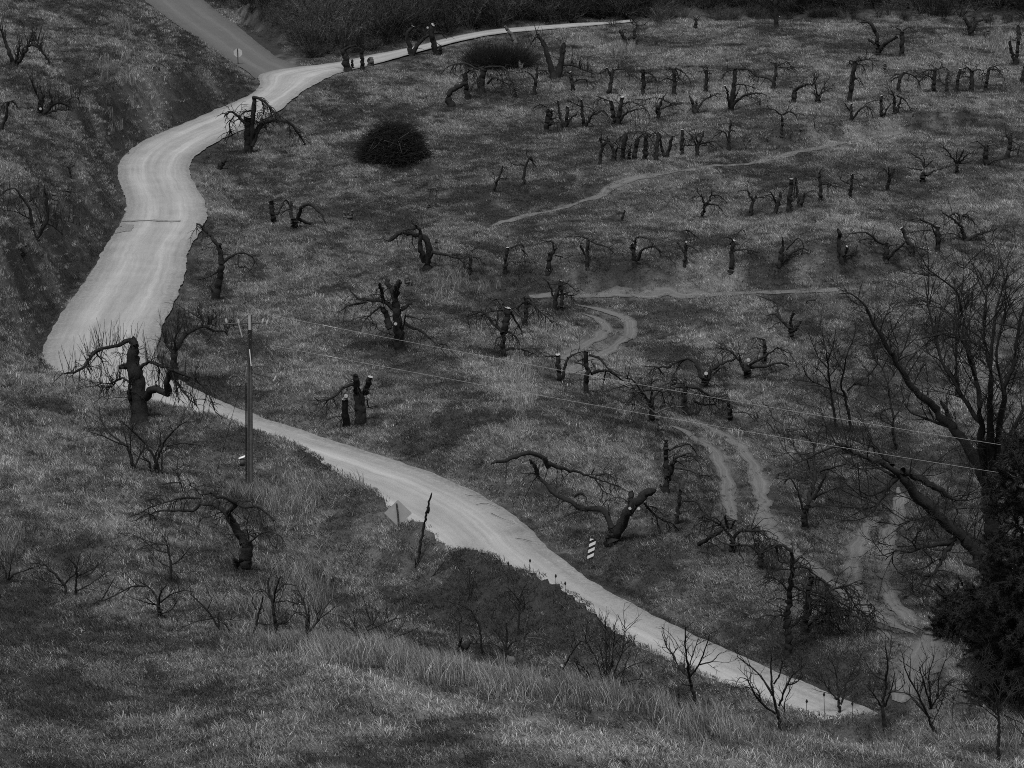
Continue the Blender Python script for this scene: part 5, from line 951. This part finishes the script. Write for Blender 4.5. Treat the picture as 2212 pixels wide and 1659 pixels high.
# evergreens at the lower right
def evergreen(name, label, tile, bx, by, hpx, wpx, seed, low, ntuft):
    r = np.random.default_rng(seed); P0 = hit(*tv(tile, bx, by)); m = pxm(P0); h = hpx * .28 / m; w = wpx * .28 / m
    e = empty(name, P0, label, 'evergreen')
    V, Q = tubes(np.array([[(0, 0, -.3), (0, .05, h * .4), (.05, 0, h * .97)]], float), np.array([[.16, .11, .02]]) * (h / 7 if h > 4 else .6), 9); link('trunk', mesh_np('trunk', V, Q, M_bark, True), e)
    nb = int(70 * (h / 7 + .3)); zf = r.uniform(low, .97, nb) ** .9; a = r.uniform(0, 6.28, nb); L = w * (1 - zf) ** (.45 if h > 5 else .75) * r.uniform(.65, 1.15, nb) * (.6 + .4 * smooth(0, .25, zf)) + .25
    K = 7; d = np.stack([np.cos(a), np.sin(a), .15 + .2 * zf], 1); p = np.stack([np.zeros(nb), np.zeros(nb), zf * h], 1); Pq = [p]
    for k_ in range(K - 1):
        d = d + np.array([0, 0, -.07]) + r.normal(size=(nb, 3)) * .08; d /= np.linalg.norm(d, axis=1)[:, None]; p = p + d * (L / (K - 1))[:, None]; p[:, 2] = np.maximum(p[:, 2], .1); Pq.append(p)
    A = np.stack(Pq, 1); R = np.maximum(.045 * (L / w)[:, None] * np.linspace(1, .2, K)[None], .006)
    B_, RB = sprout(A, nb * 9, .25, .9, .008, 4, .7, .7, -.05, -.03, .15, r, .2, 1.0)
    V, Q = join([tubes(A, R, 4), tubes(B_, RB, 3)]); tag(link('branch', mesh_np('branch', V, Q, M_bark), e), kind='stuff')
    # needle tufts: small bent blades bunched along the twigs
    i = r.integers(0, len(B_), ntuft); t = r.uniform(.1, 1, ntuft) * 2.999; k0 = t.astype(int); f = (t - k0)[:, None]; c = B_[i, k0] * (1 - f) + B_[i, k0 + 1] * f; tg = B_[i, k0 + 1] - B_[i, k0]; tg /= np.linalg.norm(tg, axis=1)[:, None] + 1e-9
    nl = 5; c = np.repeat(c, nl, 0); tg = np.repeat(tg, nl, 0); rn = r.normal(size=c.shape); dd = tg * .7 + rn * .55; dd /= np.linalg.norm(dd, axis=1)[:, None]; s = np.cross(dd, r.normal(size=c.shape)); s /= np.linalg.norm(s, axis=1)[:, None]
    ln = r.uniform(.10, .22, len(c))[:, None]; wd = r.uniform(.014, .03, len(c))[:, None]
    V = np.stack([c - s * wd * .5, c + s * wd * .5, c + dd * ln], 1).reshape(-1, 3); T = np.arange(len(V)).reshape(-1, 3)
    tag(link('needles', mesh_np('needles', V, None, M_needle, False, T), e), kind='stuff')
evergreen('evergreen_tree', 'tall dark evergreen cut by the right edge of the photo', 'D4', 2215, 1120, 2150, 520, 5, .06, 34000)
evergreen('evergreen_tree', 'low spreading dark evergreen at the foot of the leaning tree', 'D4', 1790, 670, 400, 280, 6, .03, 14000)
evergreen('evergreen_tree', 'dark evergreen with a skirt of boughs at the lower right edge', 'D4', 2190, 1130, 900, 430, 7, .03, 20000)

evergreen('evergreen_tree', 'middle dark evergreen between the tall one and the low spreading one', 'D4', 2070, 760, 900, 320, 8, .03, 20000)

# ------------------------------------------------------------------ road signs
def stand(name, tile, x, y, label, cat): 
    P0 = hit(*tv(tile, x, y)); return P0, pxm(P0), empty(name, P0, label, cat)
def prism(poly, Y0, Y1):
    """poly (n,2) x,z outline -> solid between Y0 and Y1 (convex)"""
    n = len(poly); V = [(p[0], Y0, p[1]) for p in poly] + [(p[0], Y1, p[1]) for p in poly]; me_f = [tuple(range(n)), tuple(range(2 * n - 1, n - 1, -1))] + [(i, n + i, n + (i + 1) % n, (i + 1) % n) for i in range(n)]
    return V, me_f
def solid(name, poly, Y0, Y1, m, parent, rotz=0, tilt=0):
    V, Fc = prism(poly, Y0, Y1); me = bpy.data.meshes.new(name); me.from_pydata([(a, -b, c) for a, b, c in V], [], Fc); me.update(); me.materials.append(m)
    bm_ = None; o = link(name, me, parent); o.rotation_euler = (0, tilt, rotz); return o
def post_of(parent, x0, z0, x1, z1, r_, m, Y=0.0, name='post'):
    V, Q = tubes(np.array([[(x0, Y, z0 - .3), ((x0 + x1) / 2, Y, (z0 + z1) / 2), (x1, Y, z1)]], float), np.array([[r_] * 3]), 8); return link(name, mesh_np(name, V, Q, m, True), parent)
P0, m, e = stand('warning_sign', 'C2', 1186, 1236, 'diamond road sign seen from its blank grey back at the gravel road', 'road sign')
k_ = .28 / m; hw_ = 108 * k_; cx_ = (1176 - 1186) * k_; cz_ = (1236 - 1112) * k_
cr_ = .07 * hw_; dia = []
for dx_, dz_ in ((0, 1), (1, 0), (0, -1), (-1, 0)):
    px_, pz_ = -dz_, dx_
    dia += [(cx_ + dx_ * (hw_ - cr_) - px_ * cr_ * -1 * 1.0, cz_ + dz_ * (hw_ - cr_) - pz_ * cr_ * -1.0)] if False else [(cx_ + dx_ * (hw_ - cr_) + (dz_ * -1) * cr_, cz_ + dz_ * (hw_ - cr_) + dx_ * cr_), (cx_ + dx_ * hw_ * .985, cz_ + dz_ * hw_ * .985), (cx_ + dx_ * (hw_ - cr_) + dz_ * cr_, cz_ + dz_ * (hw_ - cr_) - dx_ * cr_)]
solid('panel', dia, -.045, -.041, M_metal, e); post_of(e, 0, 0, -20 * k_, (1236 - 1032) * k_, .032, M_post, -.01)
for dz_ in (-40, 40):
    V, Q = tubes(np.array([[(cx_, .0, cz_ + dz_ * k_), (cx_, -.02, cz_ + dz_ * k_), (cx_, -.05, cz_ + dz_ * k_)]], float), np.array([[.012] * 3]), 6); link('bolt', mesh_np('bolt', V, Q, M_metal, True), e)
P0, m, e = stand('stop_sign', 'A1', 1838, 503, 'octagonal stop sign seen from behind at the paved road junction', 'road sign')
k_ = .28 / m; R8 = 35 * k_; cz_ = (503 - 411) * k_
solid('panel', [(R8 * math.cos(math.radians(22.5 + 45 * i)), cz_ + R8 * math.sin(math.radians(22.5 + 45 * i))) for i in range(8)][::-1], -.05, -.045, M_metal_l, e)
post_of(e, 0, 0, -3 * k_, (503 - 378) * k_, .035, M_post, -.01)
P0, m, e = stand('marker_sign', 'C3', 745, 1556, 'narrow black and white diagonally striped marker sign by the road', 'road sign')
k_ = .28 / m; w_ = 50 * k_; h_ = 168 * k_; zb = (1556 - 1464) * k_; pe = bpy.data.objects.new('panel', None)
V, Fc = prism([(-w_ / 2, 0), (-w_ / 2, h_), (w_ / 2, h_), (w_ / 2, 0)], .0, .004); me = bpy.data.meshes.new('panel'); me.from_pydata([(a, -b, c) for a, b, c in V], [], Fc); me.materials.append(M_black); me.update()
pan = link('panel', me, e); pan.location = (14 * k_, -.04, zb); pan.rotation_euler = (0, math.radians(7.5), 0)
def clip(poly, z0, z1):
    for sgn, lim in ((1, z0), (-1, z1)):
        out = []
        for i in range(len(poly)):
            a, b = poly[i], poly[(i + 1) % len(poly)]; ia, ib = sgn * (a[1] - lim) >= 0, sgn * (b[1] - lim) >= 0
            if ia: out.append(a)
            if ia != ib: t = (lim - a[1]) / (b[1] - a[1]); out.append((a[0] + t * (b[0] - a[0]), lim))
        poly = out
    return poly
for z0 in (-.02, .27, .56, .86):
    a = z0 * h_; s_ = .16 * h_; sl = .19 * h_
    pl = clip([(-w_ / 2 + .008, a), (-w_ / 2 + .008, a + s_), (w_ / 2 - .008, a + s_ + sl), (w_ / 2 - .008, a + sl)], .008, h_ - .008)
    if len(pl) < 3: continue
    V, Fc = prism(pl, .0045, .0075); me = bpy.data.meshes.new('stripe'); me.from_pydata([(x_, -y_, z_) for x_, y_, z_ in V], [], Fc); me.materials.append(M_white); me.update(); link('stripe', me, pan)
post_of(e, 0, 0, 20 * k_, zb + h_ * .9, .02, M_post, 0.0)

# ------------------------------------------------------------------ utility pole and its wires
P0, m, e = stand('utility_pole', 'C1', 1930, 945, 'tall wooden utility pole with small insulators at the edge of the near slope', 'utility pole')
k_ = .28 / m; ph = (945 + 1422 - 968) * k_; tx = 32 * k_
V, Q = tubes(np.array([[(0, 0, -.5), (tx * .33, 0, ph * .33), (tx * .66, 0, ph * .66), (tx, 0, ph)]], float), np.array([[.118, .108, .094, .08]]), 14)
T = np.array([[len(V), len(V) - 14 + (a + 1) % 14, len(V) - 14 + a] for a in range(14)]); link('pole', mesh_np('pole', np.vstack([V, [(tx, 0, ph + .02)]]), Q, M_pole, True, T), e)
def bar(name, a, b, r_, m_, ns=6, parent=None):
    V, Q = tubes(np.array([[a, tuple((np.array(a) + np.array(b)) / 2), b]], float), np.array([[r_] * 3]), ns); return link(name, mesh_np(name, V, Q, m_, True), parent or e)
bar('conduit', (-.15, -.10, -.2), (tx * .55 - .13, -.09, ph * .62), .028, M_black); bar('conduit', (-.05, -.15, -.2), (tx * .9 - .03, -.11, ph * .86), .018, M_post)
bar('top_sleeve', (tx, -.085, ph - .55), (tx, -.085, ph + .02), .06, M_porc, 8)
bar('guard', (tx * .8 + .05, -.13, ph - 1.95), (tx * .8 + .0, -.13, ph - 1.30), .022, M_white, 6)
zc = ph - .28
bar('crossarm', (tx - .95, -.06, zc - .06), (tx + .72, -.06, zc), .028, M_post)
for dx_, dz_, tl_ in ((.50, .05, .12), (.66, .0, .12), (-.42, .02, -.05), (-.88, .05, -.06)):
    V, Q = tubes(np.array([[(tx + dx_ - tl_ * .3, -.06, zc + dz_ - .08), (tx + dx_, -.06, zc + dz_), (tx + dx_ + tl_ * .2, -.06, zc + dz_ + .11)]], float), np.array([[.035, .055, .03]]), 8); link('insulator', mesh_np('insulator', V, Q, M_porc, True), e)
bar('drop_fuse', (tx - .42, -.07, zc - .05), (tx - .30, -.07, zc - .55), .025, M_porc)
zl = ph - 2.15
bar('lower_bracket', (tx * .7, -.06, zl - .05), (tx * .7 + .95, -.06, zl - .32), .02, M_post)
th = np.linspace(0, math.pi, 9); V, Q = tubes(np.stack([tx * .7 + .1 + .38 - .38 * np.cos(th), np.full(9, -.1), zl + .02 + .22 * np.sin(th) - .1 * th / 3], 1)[None], np.full((1, 9), .014), 6); link('jumper_loop', mesh_np('jumper_loop', V, Q, M_black, True), e)
V, Q = tubes(np.array([[(tx * .7 + .88, -.06, zl - .42), (tx * .7 + .95, -.06, zl - .32), (tx * .7 + 1.0, -.06, zl - .2)]], float), np.array([[.03, .05, .03]]), 8); link('insulator', mesh_np('insulator', V, Q, M_porc, True), e)
zb_ = (945 - 705) * k_; V, Q = box((-.27, -.02, zb_ - .06), (.18, .18, .24)); link('meter_box', mesh_np('meter_box', V, Q, M_post), e)
V, Q = box((0, 0, 0), (.25, .22, .02)); a_ = math.radians(-20); lid = link('box_lid', mesh_np('box_lid', V, Q, M_white), e); lid.location = (-.28, -.02, zb_ + .145); lid.rotation_euler = (0, a_, 0)
g_ = hit(*tv('B1', 1700, 1370)); gy = np.array([tx * .9, 0, ph - 1.4]); gb = np.array([(1640 - 1930) * k_, 1.5, 0]); gb[2] = float(H(P0[0] + gb[0], P0[1] + gb[1])) - P0[2] - .05
bar('guy_wire', tuple(gy), tuple(gb), .008, M_black)
PX = P0.copy()
def wire(label, spec, y1, sleeve):
    q = np.array(sum([pts(s.strip().split(' ', 1)[1], s.strip().split(' ', 1)[0]) for s in spec.split(';')], [])); c = catmull(q, 60)
    Y = np.interp(c[:, 0], [c[0, 0], c[-1, 0]], [PX[1] - .06, y1]); W = np.array([unproj(c[i, 0], c[i, 1], Y[i]) for i in range(60)])
    # a free-hanging span: keep one smooth sag between the two ends
    t = np.linspace(0, 1, 60); co = np.polyfit(t, W[:, 2], 2); W[:, 2] = np.polyval(co, t); co = np.polyfit(t, W[:, 0], 2); W[:, 0] = np.polyval(co, t)
    o = empty('overhead_wire', W[0], label, 'power line'); V, Q = tubes((W - W[0])[None], np.full((1, 60), .006), 5); link('cable', mesh_np('cable', V, Q, M_wire, True), o)
    us = [1106 + F * w[0] / (w[1] * CP - (w[2] - CAM_H) * SP) for w in W]; i = int(np.argmin(np.abs(np.array(us) - sleeve[0]))); j = int(np.argmin(np.abs(np.array(us) - sleeve[1])))
    j = max(j, i + 1); V, Q = tubes(np.array([[W[i] - W[0], (W[i] + W[j]) / 2 - W[0], W[j] - W[0]]]), np.full((1, 3), .012), 6); link('splice_sleeve', mesh_np('splice_sleeve', V, Q, M_porc, True), o)
wire('upper power line running right from the top of the utility pole', 'B2 150,998 640,1095 1500,1262 2212,1395; C3 850,72 1300,150 2212,310; C4 800,390 1500,500 2212,615 2900,720', 92, (698, 703))
wire('lower power line running right from the bracket on the utility pole', 'B2 175,1250 700,1340 1300,1440 2212,1620; C3 900,300 1500,410 2212,525; C4 1000,640 2010,800 2900,935', 92, (710, 718))

# ------------------------------------------------------------------ small things: stakes, weed stalks, fallen twigs on the road
stakes = [('thin stake with a dark guard at the far left of the top left bank', 775, 272, 60), ('thin dark stake with a guard at the top left, right of the far left one', 930, 242, 95), ('short dark stub right beside the paved road edge', 1428, 252, 8),
    ('stake with a dark guard just below the stub beside the paved road', 1440, 358, 65), ('stake with a dark guard at the top of the dark cut bank', 1498, 412, 70), ('small guard left of the dark cut bank', 1368, 492, 12),
    ('pale stake with a dark guard above the middle of the left bank', 1228, 556, 70), ('leaning dark stick planted on the left bank', 873, 714, 85), ('pale stake with a dark guard beside the low leaning tree', 738, 806, 90), ('tall thin stake near the multi-stemmed tree foot', 1700, 330, 30)]
for lab, x_, y_, h_ in stakes[:9]:
    P0, m, e = stand('planting_stake', 'A1', x_, y_, lab, 'stake'); e['group'] = G4; k_ = .28 / m
    bar('stake', (0, 0, -.2), (-.04 if 'leaning' not in lab else -.22, 0, h_ * k_), .012, M_grey if 'pale' in lab else M_post, 5, e); V, Q = tubes(np.array([[(0, 0, -.1), (0, 0, .1), (.01, 0, .2)]], float), np.array([[.07, .06, .05]]), 7); link('guard', mesh_np('guard', V, Q, M_black, True), e)
weeds = [('D3', 155, 150, 128, 92, 'bent dry weed stalk on the road bank, upper left one'), ('D3', 283, 195, 297, 72, 'tall dry weed stalk with a spiky tip on the road bank'), ('D3', 497, 335, 495, 198, 'dry weed with a double seed head on the road bank'), ('D3', 572, 385, 568, 250, 'dry weed with a round seed head on the road bank'),
    ('D4', 527, 1310, 531, 1152, 'dry weed stalk standing right of the leftmost goblet sapling'), ('D4', 676, 1290, 663, 1092, 'tallest dry weed stalk, left of the second goblet sapling'), ('D4', 890, 1300, 883, 1165, 'dry weed stalk right of the second goblet sapling'), ('D4', 1652, 1390, 1655, 1110, 'long thin weed stalk right of the leaning fourth sapling')]
for t_, x0, y0, x1, y1, lab in weeds:
    P0, m, e = stand('weed_stalk', t_, x0, y0, lab, 'weed'); e['group'] = 'dry weed stalks along the near road bank'; k_ = .28 / m; a = ((x1 - x0) * k_, 0, (y0 - y1) * k_)
    bar('stem', (0, 0, -.1), a, .008, M_twig, 5, e); V, Q = tubes(np.array([[(a[0], 0, a[2] - .03), (a[0], 0, a[2] + .03), (a[0], 0, a[2] + .10)]]), np.array([[.012, .04, .014]]), 7); link('seed_head', mesh_np('seed_head', V, Q, M_bark, True), e)
twigs = [('C2', '1695,975 1760,985 1860,982', 'long thin twig lying across the gravel near the right verge'), ('C2', '1780,1050 1850,1040 1900,1055 1960,1085', 'forked twig on the gravel behind the leaning pole'), ('C2', '1890,1115 1960,1150 2010,1170', 'straight twig on the gravel, middle of the road bulge'), ('C2', '2080,1310 2150,1320 2212,1340', 'thin twig on the gravel left of the striped sign'),
    ('C2', '1420,1625 1480,1560 1535,1485', 'slanting dead stick poking from the near bank beside the leaning pole')]
for i, (t_, s, lab) in enumerate(twigs):
    q = pts(s, t_)
    if i < 4:
        W = np.array([np.r_[plane_pt(*p, .1), .115] for p in q]); o = empty('fallen_twig', W[0], lab, 'twig', 'twigs fallen on the road'); A = catmull(W - W[0], 10)[None]; V, Q = tubes(A, np.linspace(.011, .005, 10)[None], 5); link('stick', mesh_np('stick', V, Q, M_bark, True), o)
rows("""
wooden_post|pole|n|C2|tall thin dark pole leaning right in front of the gravel road|20 18 1320,1560 1350,1350 1380,1180; 18 13 1380,1180 1405,1075 1436,958; 26 18 1402,1110 1410,1062; 16 8 1312,1545 1306,1465
fallen_branch|branch|n|C2|slanting dead stick poking from the bank right of the leaning pole|12 6 1418,1625 1480,1555 1535,1485
""")

# ------------------------------------------------------------------ the grass itself
P = candidates(24)
keep = rng.uniform(size=len(P)) < np.interp(P[:, 1], [55, 100, 140, 200, 260], [1, .95, .7, .5, .42])
P = P[keep]
d1, _ = dist_to(P, RC, RHW); d2, _ = dist_to(P, PC, PHW); d3, ti = dist_to(P, TP, TH)
keep = ((d1 > .02 + .2 * rng.uniform(size=len(P)) ** 2) | ((d1 > -.35) & (rng.uniform(size=len(P)) < .22))) & (d2 > .05) & ((d3 > -.05 + rng.uniform(size=len(P)) * .45) | (rng.uniform(size=len(P)) < TS[ti] + .06 + .35 * np.exp(-np.maximum(-d3, 0) / .12)))
P = P[keep]; d1 = d1[keep]; d3 = d3[keep]
keep = ~in_thicket(P[:, 0], P[:, 1], -4) | (rng.uniform(size=len(P)) < .25); P = P[keep]; d1 = d1[keep]; d3 = d3[keep]
tn = tone(P)
TB = np.array([[q[1][0], q[1][1]] for q in TREES.values()])      # weeds round every trunk; darker tone also stands in for contact shade
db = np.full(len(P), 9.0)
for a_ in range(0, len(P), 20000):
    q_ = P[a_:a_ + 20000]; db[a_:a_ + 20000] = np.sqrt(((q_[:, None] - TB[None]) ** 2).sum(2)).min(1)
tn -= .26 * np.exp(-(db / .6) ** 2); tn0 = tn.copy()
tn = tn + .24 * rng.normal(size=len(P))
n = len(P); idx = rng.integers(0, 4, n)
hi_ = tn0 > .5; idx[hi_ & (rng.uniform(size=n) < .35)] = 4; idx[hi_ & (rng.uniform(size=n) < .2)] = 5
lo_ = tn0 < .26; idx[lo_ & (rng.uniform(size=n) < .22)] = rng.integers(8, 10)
# long grass: the brow in front, the pole, odd banks
TALL = [('629,1396 714,1408 800,1424 900,1444 1000,1469 1062,1479 1150,1494 1250,1504 1330,1516 1430,1541 1500,1560 1600,1596', 20, .7)]
TALLP = '600,1085,75,28,.6 15,1185,14,40,.8 560,1400,40,22,.4 657,1300,38,34,.95 2160,1600,60,20,.3 1940,1620,60,16,.12 1125,860,20,80,.3 2170,92,60,12,.4 985,612,60,22,.3 250,170,40,25,.2 560,1330,30,40,.5 1340,112,30,8,.5 260,60,10,12,.4'
pt_ = np.zeros(n)
for s, wpx, pr in TALL:
    Lp = ground_line(pts(s), .5); m_ = np.array([pxm((p[0], p[1], H(p[0], p[1]))) for p in Lp])
    dd, _ = dist_to(P, Lp, np.zeros(len(Lp))); pt_ = np.maximum(pt_, pr * np.exp(-(dd / 1.15) ** 2))
for s in TALLP.split():
    u, v, ru, rv, pr = map(float, s.split(',')); p = hit(u, v); m_ = pxm(p); sl = max(.16, (CAM_H - p[2]) / math.hypot(p[0], p[1]))
    pt_ = np.maximum(pt_, pr * np.exp(-(((P[:, 0] - p[0]) / (ru / m_)) ** 2 + ((P[:, 1] - p[1]) / (rv / m_ / sl)) ** 2)))
tall = rng.uniform(size=n) < pt_ * .75; idx[tall] = rng.integers(6, 8, tall.sum()); tn[tall] = np.maximum(tn[tall], .62 + .18 * rng.normal(size=tall.sum()))
sc_ = rng.uniform(.75, 1.3, n) * np.interp(P[:, 1], [60, 120, 250], [1.0, 1.1, 1.5])
sc_ = np.where(idx > 7, sc_ * .75, sc_); sc_ = np.where((d1 < .6) | (d3 < .3), sc_ * .7, sc_)
rot = np.zeros((n, 3)); rot[:, 2] = np.where(np.isin(idx, (2, 3, 5, 6, 7)), rng.normal(0, .35, n), rng.uniform(0, 6.28, n))
scl = np.stack([sc_, sc_, sc_ * rng.uniform(.8, 1.2, n) * np.where(tall, 1.0, .85)], 1)
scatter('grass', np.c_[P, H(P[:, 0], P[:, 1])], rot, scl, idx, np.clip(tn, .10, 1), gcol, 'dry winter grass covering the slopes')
